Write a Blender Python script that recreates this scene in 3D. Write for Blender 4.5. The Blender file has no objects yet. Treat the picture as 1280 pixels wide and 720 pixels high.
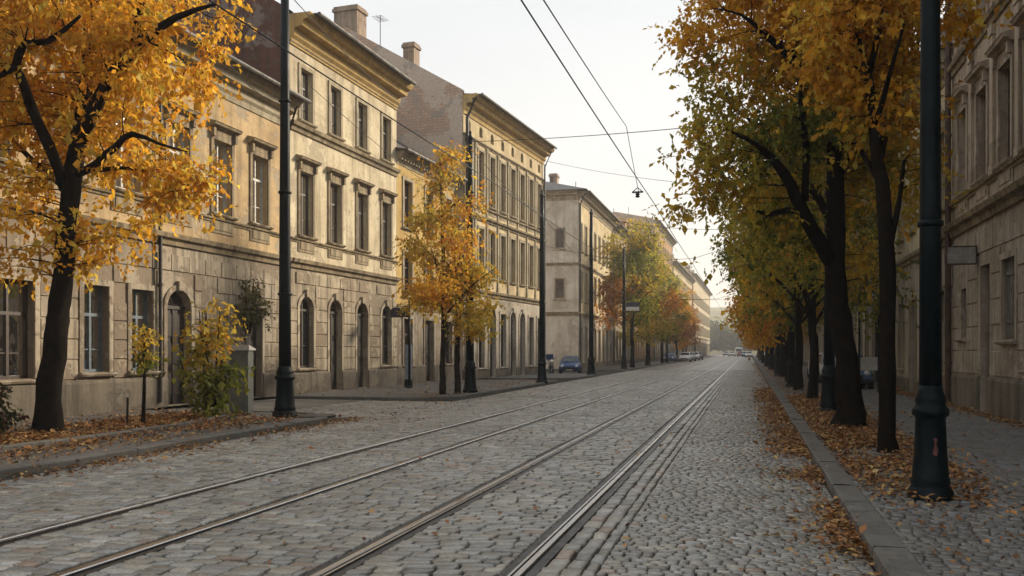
import bpy, bmesh, math, random
import numpy as np
from mathutils import Vector, Matrix, noise as mnoise
R = math.radians
PI = math.pi
random.seed(7)
rng = np.random.default_rng(11)
scene = bpy.context.scene
col = scene.collection

# ------------------------------------------------------------------ camera
F_PX, VPX, HOR, CAM_H = 1130.0, 935.0, 438.0, 1.70
YAW = math.atan((VPX - 640) / F_PX)
cam_d = bpy.data.cameras.new('camera')
cam = bpy.data.objects.new('camera', cam_d)
col.objects.link(cam)
cam.location = (0, 0, CAM_H)
cam.rotation_euler = (R(90), 0, YAW)
cam_d.sensor_width = 36.0
cam_d.lens = 36.0 * F_PX / 1280.0
cam_d.shift_y = (HOR - 360) / 1280.0
cam_d.clip_start = 0.1
cam_d.clip_end = 6000
scene.camera = cam

def at(px, py, depth):
    """world point seen at a photo pixel, at a chosen distance"""
    u = (px - 640) / F_PX
    s, c = math.sin(YAW), math.cos(YAW)
    return Vector((depth * (-s + u * c), depth * (c + u * s), CAM_H + depth * (HOR - py) / F_PX))

# ------------------------------------------------------------------ object helpers
def tag(o, label=None, cat=None, group=None, kind=None):
    if label: o['label'] = label
    if cat: o['category'] = cat
    if group: o['group'] = group
    if kind: o['kind'] = kind
    return o

def thing(name, label, cat, loc=(0, 0, 0), rotz=0.0, group=None):
    o = bpy.data.objects.new(name, None)
    o.empty_display_size = 0.3
    col.objects.link(o)
    o.location = loc
    o.rotation_euler = (0, 0, rotz)
    return tag(o, label, cat, group)

def copy_tree(o, parent=None):
    c = o.copy()
    col.objects.link(c)
    c.parent = parent
    for ch in list(o.children):
        copy_tree(ch, c)
    return c

def link_mesh(name, me, parent=None, loc=(0, 0, 0), rotz=0.0):
    o = bpy.data.objects.new(name, me)
    col.objects.link(o)
    o.parent = parent
    o.location = loc
    o.rotation_euler = (0, 0, rotz)
    return o

class MB:
    def __init__(self):
        self.v = []
        self.f = []
    def poly(self, pts):
        n = len(self.v)
        self.v += [tuple(p) for p in pts]
        self.f.append(tuple(range(n, n + len(pts))))
        return self
    def box(self, x0, x1, y0, y1, z0, z1):
        n = len(self.v)
        self.v += [(x0, y0, z0), (x1, y0, z0), (x1, y1, z0), (x0, y1, z0),
                   (x0, y0, z1), (x1, y0, z1), (x1, y1, z1), (x0, y1, z1)]
        for q in ((0, 3, 2, 1), (4, 5, 6, 7), (0, 1, 5, 4), (1, 2, 6, 5), (2, 3, 7, 6), (3, 0, 4, 7)):
            self.f.append(tuple(n + i for i in q))
        return self
    def extrude_x(self, prof, x0, x1):
        """closed (y,z) profile swept along x"""
        n = len(self.v)
        k = len(prof)
        self.v += [(x0, y, z) for y, z in prof] + [(x1, y, z) for y, z in prof]
        for i in range(k):
            j = (i + 1) % k
            self.f.append((n + i, n + j, n + k + j, n + k + i))
        self.f.append(tuple(n + i for i in reversed(range(k))))
        self.f.append(tuple(n + k + i for i in range(k)))
        return self
    def extrude_y(self, prof, y0, y1):
        n = len(self.v)
        k = len(prof)
        self.v += [(x, y0, z) for x, z in prof] + [(x, y1, z) for x, z in prof]
        for i in range(k):
            j = (i + 1) % k
            self.f.append((n + i, n + j, n + k + j, n + k + i))
        self.f.append(tuple(n + i for i in reversed(range(k))))
        self.f.append(tuple(n + k + i for i in range(k)))
        return self
    def lathe(self, prof, seg=20, cx=0.0, cy=0.0):
        n = len(self.v)
        for r, z in prof:
            for k in range(seg):
                a = 2 * PI * k / seg
                self.v.append((cx + r * math.cos(a), cy + r * math.sin(a), z))
        for i in range(len(prof) - 1):
            for k in range(seg):
                j = (k + 1) % seg
                self.f.append((n + i * seg + k, n + i * seg + j, n + (i + 1) * seg + j, n + (i + 1) * seg + k))
        self.f.append(tuple(n + k for k in reversed(range(seg))))
        self.f.append(tuple(n + (len(prof) - 1) * seg + k for k in range(seg)))
        return self
    def tube(self, pts, rad, seg=8, furrow=0.0):
        pts = [Vector(p) for p in pts]
        if not hasattr(rad, '__len__'): rad = [rad] * len(pts)
        n = len(self.v)
        up = Vector((0.13, 0.21, 1)).normalized()
        for i, p in enumerate(pts):
            t = (pts[min(i + 1, len(pts) - 1)] - pts[max(i - 1, 0)])
            if t.length < 1e-9: t = Vector((0, 0, 1))
            t.normalize()
            a = t.cross(up)
            if a.length < 0.05: a = t.cross(Vector((1, 0, 0)))
            a.normalize()
            b = t.cross(a)
            for k in range(seg):
                th = 2 * PI * k / seg
                q = p + (a * math.cos(th) + b * math.sin(th)) * (rad[i] * (1.0 + (furrow * math.sin(k * 2.2 + i * 0.35) if furrow else 0)))
                self.v.append(tuple(q))
        for i in range(len(pts) - 1):
            for k in range(seg):
                j = (k + 1) % seg
                self.f.append((n + i * seg + k, n + (i + 1) * seg + k, n + (i + 1) * seg + j, n + i * seg + j))
        self.f.append(tuple(n + k for k in range(seg)))
        self.f.append(tuple(n + (len(pts) - 1) * seg + k for k in reversed(range(seg))))
        return self
    def mesh(self, name, mat, smooth=False):
        me = bpy.data.meshes.new(name)
        me.from_pydata(self.v, [], self.f)
        me.materials.append(mat)
        if smooth:
            me.polygons.foreach_set('use_smooth', [True] * len(me.polygons))
        me.update()
        return me
    def build(self, name, mat, parent=None, loc=(0, 0, 0), rotz=0.0, smooth=False):
        return link_mesh(name, self.mesh(name, mat, smooth), parent, loc, rotz)

def np_mesh(name, verts, loops, starts, mat, colors=None, smooth=False):
    me = bpy.data.meshes.new(name)
    nv = len(verts)
    me.vertices.add(nv)
    me.vertices.foreach_set('co', np.asarray(verts, dtype=np.float32).ravel())
    me.loops.add(len(loops))
    me.loops.foreach_set('vertex_index', np.asarray(loops, dtype=np.int32))
    me.polygons.add(len(starts))
    me.polygons.foreach_set('loop_start', np.asarray(starts, dtype=np.int32))
    if smooth:
        me.polygons.foreach_set('use_smooth', np.ones(len(starts), dtype=bool))
    me.update(calc_edges=True)
    if colors is not None:
        at_ = me.color_attributes.new('tint', 'FLOAT_COLOR', 'POINT')
        c4 = np.ones((nv, 4), dtype=np.float32)
        c4[:, :3] = colors
        at_.data.foreach_set('color', c4.ravel())
    me.materials.append(mat)
    return me

# ------------------------------------------------------------------ materials
def mat_new(name):
    m = bpy.data.materials.new(name)
    m.use_nodes = True
    nt = m.node_tree
    b = nt.nodes['Principled BSDF']
    return m, nt, b

def N(nt, t, **kw):
    n = nt.nodes.new(t)
    for k, v in kw.items():
        setattr(n, k, v)
    return n

def mapped(nt, scale, kind='Object', rot=(0, 0, 0)):
    tc = N(nt, 'ShaderNodeTexCoord')
    mp = N(nt, 'ShaderNodeMapping')
    mp.inputs['Scale'].default_value = scale
    mp.inputs['Rotation'].default_value = rot
    nt.links.new(tc.outputs[kind], mp.inputs['Vector'])
    return mp.outputs['Vector']

def noise_n(nt, vec, scale, detail=6, rough=0.6, dist=0.0):
    n = N(nt, 'ShaderNodeTexNoise')
    n.inputs['Scale'].default_value = scale
    n.inputs['Detail'].default_value = detail
    n.inputs['Roughness'].default_value = rough
    n.inputs['Distortion'].default_value = dist
    nt.links.new(vec, n.inputs['Vector'])
    return n.outputs['Fac']

def ramp(nt, fac, stops):
    r = N(nt, 'ShaderNodeValToRGB')
    els = r.color_ramp.elements
    while len(els) < len(stops): els.new(0.5)
    for e, (p, c) in zip(els, stops):
        e.position = p
        e.color = (c, c, c, 1) if not hasattr(c, '__len__') else (*c, 1)
    nt.links.new(fac, r.inputs['Fac'])
    return r.outputs['Color']

def mixc(nt, fac, a, b, mode='MIX'):
    m = N(nt, 'ShaderNodeMix', data_type='RGBA', blend_type=mode)
    def put(sock, v):
        if isinstance(v, (int, float)): sock.default_value = v
        elif isinstance(v, tuple): sock.default_value = (*v, 1) if len(v) == 3 else v
        else: nt.links.new(v, sock)
    put(m.inputs['Factor'], fac)
    put(m.inputs['A'], a)
    put(m.inputs['B'], b)
    return m.outputs['Result']

def bump(nt, h, b, strength=0.4, dist=0.02, prev=None):
    bp = N(nt, 'ShaderNodeBump')
    bp.inputs['Strength'].default_value = strength
    bp.inputs['Distance'].default_value = dist
    nt.links.new(h, bp.inputs['Height'])
    if prev is not None: nt.links.new(prev, bp.inputs['Normal'])
    nt.links.new(bp.outputs['Normal'], b.inputs['Normal'])
    return bp.outputs['Normal']

def plaster(name, base, grime, patch, wear=0.5, streak=0.5, seed=0.0):
    """old painted plaster: patches where the paint is lost, vertical rain streaks, blotches"""
    m, nt, b = mat_new(name)
    v1 = mapped(nt, (1, 1, 1))
    off = N(nt, 'ShaderNodeVectorMath', operation='ADD')
    nt.links.new(v1, off.inputs[0])
    off.inputs[1].default_value = (seed, seed * 1.7, seed * 0.6)
    v = off.outputs[0]
    vs = N(nt, 'ShaderNodeVectorMath', operation='MULTIPLY')
    nt.links.new(v, vs.inputs[0])
    vs.inputs[1].default_value = (2.6, 2.6, 0.16)
    blotch = noise_n(nt, v, 0.75, 8, 0.62)
    streaks = noise_n(nt, vs.outputs[0], 1.3, 5, 0.65)
    patches = noise_n(nt, v, 0.55, 10, 0.68, 0.35)
    fine = noise_n(nt, v, 9.0, 8, 0.7)
    c = mixc(nt, ramp(nt, blotch, [(0.36, 0.0), (0.66, 0.9)]), base, tuple(x * y for x, y in zip(base, (0.68, 0.64, 0.6))))
    c = mixc(nt, ramp(nt, streaks, [(0.46, 0.0), (0.7, streak)]), c, grime)
    pm = ramp(nt, patches, [(0.64 - 0.12 * wear, 0.0), (0.665 - 0.12 * wear, min(1.0, 0.35 + wear))])
    c = mixc(nt, pm, c, patch)
    stain = noise_n(nt, v, 1.5, 9, 0.7, 0.6)
    c = mixc(nt, ramp(nt, stain, [(0.56, 0.0), (0.63, min(0.75, 0.15 + 0.6 * wear))]), c, tuple((g + p_) * 0.5 for g, p_ in zip(grime, patch)))
    c = mixc(nt, ramp(nt, fine, [(0.3, 0.32), (0.7, 0.0)]), c, tuple(x * 0.45 for x in grime))
    nt.links.new(c, b.inputs['Base Color'])
    b.inputs['Roughness'].default_value = 0.92
    b.inputs['Specular IOR Level'].default_value = 0.2
    n1 = bump(nt, fine, b, 0.35, 0.02)
    bump(nt, pm, b, 0.5, -0.03, n1)
    return m

def simple(name, base, rough=0.6, metal=0.0, var=0.25, scale=6.0, bmp=0.0, spec=0.5, grime=None):
    m, nt, b = mat_new(name)
    v = mapped(nt, (1, 1, 1))
    f = noise_n(nt, v, scale, 6, 0.65)
    g = grime or tuple(x * (1 - 2 * var) for x in base)
    nt.links.new(mixc(nt, ramp(nt, f, [(0.36, 0.0), (0.68, 1.0)]), base, g), b.inputs['Base Color'])
    rr = ramp(nt, f, [(0.3, max(0.02, rough - 0.1)), (0.7, min(1, rough + 0.1))])
    nt.links.new(rr, b.inputs['Roughness'])
    b.inputs['Metallic'].default_value = metal
    b.inputs['Specular IOR Level'].default_value = spec
    if bmp: bump(nt, f, b, bmp, 0.02)
    return m

def leaf_mat(name, trans=0.55):
    m, nt, b = mat_new(name)
    a = N(nt, 'ShaderNodeVertexColor', layer_name='tint')
    nt.links.new(a.outputs['Color'], b.inputs['Base Color'])
    b.inputs['Roughness'].default_value = 0.6
    b.inputs['Specular IOR Level'].default_value = 0.25
    t = N(nt, 'ShaderNodeBsdfTranslucent')
    nt.links.new(a.outputs['Color'], t.inputs['Color'])
    mx = N(nt, 'ShaderNodeMixShader')
    mx.inputs[0].default_value = trans
    nt.links.new(b.outputs[0], mx.inputs[1])
    nt.links.new(t.outputs[0], mx.inputs[2])
    nt.links.new(mx.outputs[0], nt.nodes['Material Output'].inputs['Surface'])
    return m

def sett_mat(name, rough=0.5, dirt=(0.05, 0.043, 0.036)):
    m, nt, b = mat_new(name)
    a = N(nt, 'ShaderNodeVertexColor', layer_name='tint')
    v = mapped(nt, (1, 1, 1))
    big = noise_n(nt, v, 0.35, 6, 0.6)
    fine = noise_n(nt, v, 34.0, 6, 0.7)
    c = mixc(nt, ramp(nt, fine, [(0.35, 0.55), (0.65, 0.0)]), a.outputs['Color'], dirt)
    c = mixc(nt, ramp(nt, big, [(0.42, 0.0), (0.68, 0.6)]), c, (0.15, 0.135, 0.112))
    med = noise_n(nt, v, 1.6, 7, 0.65)
    c = mixc(nt, ramp(nt, med, [(0.52, 0.0), (0.72, 0.55)]), c, (0.12, 0.106, 0.088))
    nt.links.new(c, b.inputs['Base Color'])
    nt.links.new(ramp(nt, fine, [(0.3, rough + 0.15), (0.7, rough - 0.08)]), b.inputs['Roughness'])
    bump(nt, fine, b, 0.5, 0.006)
    return m

def far_cobble(name, base, joint, row=0.14, w=0.2, rough=0.5):
    m, nt, b = mat_new(name)
    v = mapped(nt, (1, 1, 1))
    br = N(nt, 'ShaderNodeTexBrick')
    br.inputs['Scale'].default_value = 1.0
    br.inputs['Brick Width'].default_value = w
    br.inputs['Row Height'].default_value = row
    br.inputs['Mortar Size'].default_value = 0.014
    br.inputs['Mortar Smooth'].default_value = 0.3
    br.inputs['Color1'].default_value = (*base, 1)
    br.inputs['Color2'].default_value = (*[x * 0.62 for x in base], 1)
    br.inputs['Mortar'].default_value = (*joint, 1)
    wob = N(nt, 'ShaderNodeTexNoise')
    wob.inputs['Scale'].default_value = 1.1
    nt.links.new(v, wob.inputs['Vector'])
    sc = N(nt, 'ShaderNodeVectorMath', operation='SCALE')
    nt.links.new(wob.outputs['Color'], sc.inputs[0])
    sc.inputs['Scale'].default_value = 0.25
    ad = N(nt, 'ShaderNodeVectorMath', operation='ADD')
    nt.links.new(v, ad.inputs[0])
    nt.links.new(sc.outputs[0], ad.inputs[1])
    nt.links.new(ad.outputs[0], br.inputs['Vector'])
    big = noise_n(nt, v, 0.3, 6, 0.6)
    c = mixc(nt, ramp(nt, big, [(0.4, 0.0), (0.75, 0.5)]), br.outputs['Color'], (0.085, 0.075, 0.065))
    nt.links.new(c, b.inputs['Base Color'])
    b.inputs['Roughness'].default_value = rough
    inv = N(nt, 'ShaderNodeMath', operation='SUBTRACT')
    inv.inputs[0].default_value = 1.0
    nt.links.new(br.outputs['Fac'], inv.inputs[1])
    bump(nt, inv.outputs[0], b, 0.6, 0.02)
    return m

def tile_mat(name, base, alt, sx=4.2, sz=3.2):
    m, nt, b = mat_new(name)
    v = mapped(nt, (1, 1, 1))
    br = N(nt, 'ShaderNodeTexBrick')
    br.inputs['Scale'].default_value = 1.0
    br.inputs['Brick Width'].default_value = 0.22
    br.inputs['Row Height'].default_value = 0.3
    br.inputs['Mortar Size'].default_value = 0.018
    br.inputs['Color1'].default_value = (*base, 1)
    br.inputs['Color2'].default_value = (*alt, 1)
    br.inputs['Mortar'].default_value = (*[x * 0.25 for x in base], 1)
    nt.links.new(v, br.inputs['Vector'])
    f = noise_n(nt, v, 0.8, 6, 0.6)
    c = mixc(nt, ramp(nt, f, [(0.45, 0.0), (0.72, 0.8)]), br.outputs['Color'], (0.05, 0.045, 0.04))
    nt.links.new(c, b.inputs['Base Color'])
    b.inputs['Roughness'].default_value = 0.85
    inv = N(nt, 'ShaderNodeMath', operation='SUBTRACT')
    inv.inputs[0].default_value = 1.0
    nt.links.new(br.outputs['Fac'], inv.inputs[1])
    bump(nt, inv.outputs[0], b, 0.8, 0.04)
    return m

def gable_mat(name):
    """bare brick party wall with leftover render patches and soot"""
    m, nt, b = mat_new(name)
    v = mapped(nt, (1, 1, 1))
    sp = N(nt, 'ShaderNodeSeparateXYZ')
    nt.links.new(v, sp.inputs[0])
    cb = N(nt, 'ShaderNodeCombineXYZ')
    nt.links.new(sp.outputs['Y'], cb.inputs['X'])
    nt.links.new(sp.outputs['Z'], cb.inputs['Y'])
    br = N(nt, 'ShaderNodeTexBrick')
    br.inputs['Scale'].default_value = 1.0
    br.inputs['Brick Width'].default_value = 0.5
    br.inputs['Row Height'].default_value = 0.16
    br.inputs['Mortar Size'].default_value = 0.018
    br.inputs['Color1'].default_value = (0.62, 0.40, 0.28, 1)
    br.inputs['Color2'].default_value = (0.5, 0.33, 0.235, 1)
    br.inputs['Mortar'].default_value = (0.36, 0.29, 0.23, 1)
    nt.links.new(cb.outputs[0], br.inputs['Vector'])
    big = noise_n(nt, v, 0.32, 10, 0.66, 0.5)
    med = noise_n(nt, v, 0.9, 9, 0.7, 0.3)
    c = mixc(nt, ramp(nt, big, [(0.47, 0.0), (0.5, 0.85)]), br.outputs['Color'], (0.62, 0.52, 0.42))
    c = mixc(nt, ramp(nt, med, [(0.53, 0.0), (0.6, 0.8)]), c, (0.34, 0.30, 0.26))
    fine = noise_n(nt, v, 7.0, 8, 0.7)
    c = mixc(nt, ramp(nt, fine, [(0.3, 0.4), (0.65, 0.0)]), c, (0.2, 0.16, 0.13))
    nt.links.new(c, b.inputs['Base Color'])
    b.inputs['Roughness'].default_value = 0.95
    b.inputs['Specular IOR Level'].default_value = 0.15
    n1 = bump(nt, fine, b, 0.6, 0.03)
    bump(nt, med, b, 0.6, 0.08, n1)
    return m

def glass_mat(name, tint=(0.03, 0.032, 0.035), rough=0.04):
    m, nt, b = mat_new(name)
    v = mapped(nt, (1, 1, 1))
    f = noise_n(nt, v, 0.9, 3, 0.5)
    nt.links.new(mixc(nt, ramp(nt, f, [(0.4, 0.0), (0.6, 1.0)]), tint, tuple(x * 0.3 for x in tint)), b.inputs['Base Color'])
    b.inputs['Roughness'].default_value = rough
    b.inputs['Specular IOR Level'].default_value = 0.6
    bump(nt, noise_n(nt, v, 1.6, 2, 0.5), b, 0.12, 0.05)
    return m

def clear_glass(name):
    m, nt, b = mat_new(name)
    nt.nodes.remove(b)
    tr = N(nt, 'ShaderNodeBsdfTransparent')
    tr.inputs['Color'].default_value = (0.62, 0.65, 0.66, 1)
    gl = N(nt, 'ShaderNodeBsdfGlossy')
    gl.inputs['Roughness'].default_value = 0.03
    gl.inputs['Color'].default_value = (0.95, 0.95, 0.95, 1)
    v = mapped(nt, (1, 1, 1))
    bp = N(nt, 'ShaderNodeBump')
    bp.inputs['Strength'].default_value = 0.12
    bp.inputs['Distance'].default_value = 0.05
    nt.links.new(noise_n(nt, v, 1.6, 2, 0.5), bp.inputs['Height'])
    nt.links.new(bp.outputs[0], gl.inputs['Normal'])
    fr = N(nt, 'ShaderNodeFresnel')
    fr.inputs['IOR'].default_value = 1.7
    mx = N(nt, 'ShaderNodeMixShader')
    nt.links.new(fr.outputs[0], mx.inputs[0])
    nt.links.new(tr.outputs[0], mx.inputs[1])
    nt.links.new(gl.outputs[0], mx.inputs[2])
    nt.links.new(mx.outputs[0], nt.nodes['Material Output'].inputs['Surface'])
    return m

M = {}
M['ochre'] = plaster('ochre plaster', (0.60, 0.44, 0.245), (0.16, 0.125, 0.08), (0.40, 0.33, 0.235), 0.75, 0.6, 1.0)
M['ochre_low'] = plaster('worn grey ochre plaster', (0.47, 0.405, 0.31), (0.11, 0.09, 0.068), (0.25, 0.198, 0.145), 1.15, 1.0, 4.0)
M['cream'] = plaster('cream plaster', (0.72, 0.63, 0.44), (0.19, 0.15, 0.1), (0.46, 0.39, 0.275), 0.65, 0.7, 9.0)
M['cream_low'] = plaster('worn cream plaster', (0.53, 0.455, 0.335), (0.13, 0.105, 0.08), (0.275, 0.222, 0.16), 1.0, 1.0, 14.0)
M['yellow'] = plaster('yellow plaster', (0.64, 0.45, 0.17), (0.2, 0.14, 0.07), (0.36, 0.28, 0.16), 0.3, 0.5, 21.0)
M['ivory'] = plaster('ivory plaster', (0.68, 0.56, 0.34), (0.2, 0.15, 0.09), (0.38, 0.32, 0.22), 0.3, 0.5, 27.0)
M['ivory_low'] = plaster('pale grey plaster', (0.58, 0.52, 0.43), (0.17, 0.145, 0.11), (0.3, 0.26, 0.2), 0.5, 0.6, 31.0)
M['tan'] = plaster('bare firewall render', (0.68, 0.49, 0.37), (0.36, 0.29, 0.23), (0.46, 0.41, 0.35), 0.55, 0.5, 37.0)
M['redwall'] = plaster('dark red brick render', (0.17, 0.085, 0.06), (0.06, 0.045, 0.04), (0.24, 0.2, 0.17), 0.75, 0.7, 41.0)
M['greywall'] = plaster('grey plaster', (0.72, 0.68, 0.59), (0.34, 0.30, 0.25), (0.46, 0.41, 0.33), 0.6, 0.6, 45.0)
M['stone'] = plaster('grey stone plaster', (0.55, 0.46, 0.355), (0.12, 0.095, 0.07), (0.3, 0.245, 0.185), 0.6, 0.7, 51.0)
M['stone_low'] = plaster('dirty stone plaster', (0.54, 0.475, 0.385), (0.13, 0.105, 0.08), (0.3, 0.25, 0.19), 0.5, 0.7, 55.0)
M['orange'] = plaster('orange plaster', (0.5, 0.3, 0.14), (0.2, 0.13, 0.08), (0.38, 0.26, 0.16), 0.4, 0.5, 61.0)
M['pinkish'] = plaster('faded pink plaster', (0.48, 0.36, 0.26), (0.2, 0.15, 0.11), (0.36, 0.29, 0.22), 0.4, 0.5, 66.0)
M['trim'] = plaster('sooty stucco trim', (0.40, 0.325, 0.21), (0.07, 0.056, 0.04), (0.22, 0.175, 0.12), 0.6, 1.0, 71.0)
M['trim_pale'] = plaster('pale stucco trim', (0.47, 0.41, 0.29), (0.14, 0.115, 0.08), (0.3, 0.255, 0.18), 0.5, 0.8, 75.0)
M['plinth'] = plaster('plinth stone', (0.24, 0.21, 0.165), (0.07, 0.06, 0.048), (0.14, 0.12, 0.095), 0.7, 0.8, 81.0)
M['sooty'] = plaster('sooty chimney render', (0.42, 0.32, 0.235), (0.1, 0.08, 0.065), (0.2, 0.17, 0.14), 0.9, 0.9, 99.0)
M['gable'] = gable_mat('bare gable brick')
M['red_tile'] = tile_mat('red roof tiles', (0.18, 0.055, 0.035), (0.115, 0.045, 0.033))
M['dark_tile'] = tile_mat('dark roof tiles', (0.075, 0.062, 0.052), (0.05, 0.043, 0.04))
M['slate'] = tile_mat('slate roof', (0.1, 0.105, 0.11), (0.07, 0.074, 0.08))
M['brick'] = tile_mat('chimney brick', (0.42, 0.29, 0.21), (0.33, 0.23, 0.165))
M['zinc'] = simple('zinc sheet', (0.11, 0.1, 0.085), 0.7, 0.0, 0.25, 3)
M['pipe'] = simple('dark downpipe', (0.035, 0.03, 0.027), 0.5, 0.3, 0.2, 5)
M['pipe_brown'] = simple('rusty downpipe', (0.09, 0.05, 0.035), 0.6, 0.2, 0.3, 5)
M['frame_dark'] = simple('dark brown window paint', (0.055, 0.035, 0.025), 0.55, 0, 0.2, 8)
M['frame_white'] = simple('flaking white window paint', (0.55, 0.54, 0.5), 0.6, 0, 0.2, 8, grime=(0.3, 0.27, 0.22))
M['frame_blue'] = simple('grey blue window paint', (0.12, 0.16, 0.19), 0.6, 0, 0.2, 8)
M['door'] = simple('dark door wood', (0.035, 0.026, 0.02), 0.5, 0, 0.25, 7)
M['shutter'] = simple('grey boarded shutter', (0.17, 0.155, 0.13), 0.8, 0, 0.25, 5)
M['glass'] = glass_mat('old window glass')
M['glass_brown'] = glass_mat('glass over brown curtains', (0.085, 0.05, 0.036), 0.06)
M['glass_blue'] = glass_mat('glass over pale blinds', (0.13, 0.135, 0.14), 0.05)
M['clear'] = clear_glass('clear window glass')
M['curtain'] = simple('net curtain', (0.5, 0.48, 0.43), 0.9, 0, 0.1, 4)
M['curtain_red'] = simple('brown curtain', (0.16, 0.075, 0.05), 0.9, 0, 0.15, 4)
M['sett'] = sett_mat('worn granite setts', 0.34)
M['sett_path'] = sett_mat('pavement setts', 0.55)
M['joint'] = simple('dirt joints', (0.022, 0.019, 0.016), 0.95, 0, 0.2, 9)
M['far_cobble'] = far_cobble('distant setts', (0.41, 0.39, 0.35), (0.1, 0.088, 0.072), rough=0.45)
M['pave'] = far_cobble('pavement slabs', (0.15, 0.143, 0.132), (0.055, 0.05, 0.045), 0.3, 0.3, 0.65)
M['kerb'] = plaster('granite kerb', (0.21, 0.2, 0.182), (0.085, 0.076, 0.066), (0.15, 0.14, 0.125), 0.4, 0.4, 91.0)
M['slab'] = plaster('pale crossing slabs', (0.27, 0.25, 0.22), (0.12, 0.1, 0.08), (0.2, 0.18, 0.15), 0.4, 0.3, 95.0)
M['soil'] = simple('leafy soil', (0.09, 0.06, 0.037), 0.95, 0, 0.3, 5, 0.6)
M['ground'] = simple('earth', (0.12, 0.11, 0.09), 0.95, 0, 0.2, 0.2)
M['steel'] = simple('polished rail steel', (0.62, 0.61, 0.6), 0.3, 1.0, 0.12, 2)
M['rail_dark'] = simple('rail groove and bitumen', (0.026, 0.023, 0.02), 0.5, 0, 0.2, 6)
M['post'] = simple('blackish green post paint', (0.0025, 0.0085, 0.011), 0.5, 0, 0.3, 4, 0.1, 0.14)
M['wire'] = simple('wire', (0.012, 0.012, 0.013), 0.6, 0, 0.1, 2)
M['bark'] = simple('dark bark', (0.015, 0.011, 0.008), 0.95, 0, 0.3, 7, 0.9, 0.08)
M['bark_lite'] = simple('grey brown bark', (0.035, 0.027, 0.02), 0.95, 0, 0.3, 9, 0.8, 0.1)
M['leaf'] = leaf_mat('autumn leaf')
M['litter'] = leaf_mat('fallen leaf', 0.12)

# ------------------------------------------------------------------ setting: ground, road, pavements
def sheet(name, x0, x1, y0, y1, z, mat, kind='structure'):
    mb = MB().poly([(x0, y0, z), (x1, y0, z), (x1, y1, z), (x0, y1, z)])
    return tag(mb.build(name, mat), kind=kind)

def grid_sheet(name, x0, x1, y0, y1, z, mat):
    return sheet(name, x0, x1, y0, y1, z, mat)

sheet('ground', -1500, 1500, -300, 2500, -0.09, M['ground'])
NEAR_END = 80.0
KERB_R, KERB_L = 0.97, -9.5
sheet('road_bed', -16.6, 0.99, -4, NEAR_END, -0.03, M['joint'])
sheet('road', -16.6, 0.99, NEAR_END, 420, -0.004, M['far_cobble'])
sheet('side_street', -60, -16.6, 61.6, 76.0, -0.008, M['far_cobble'])

RAILS = (-1.70, -3.135, -5.03, -6.465)

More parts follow.
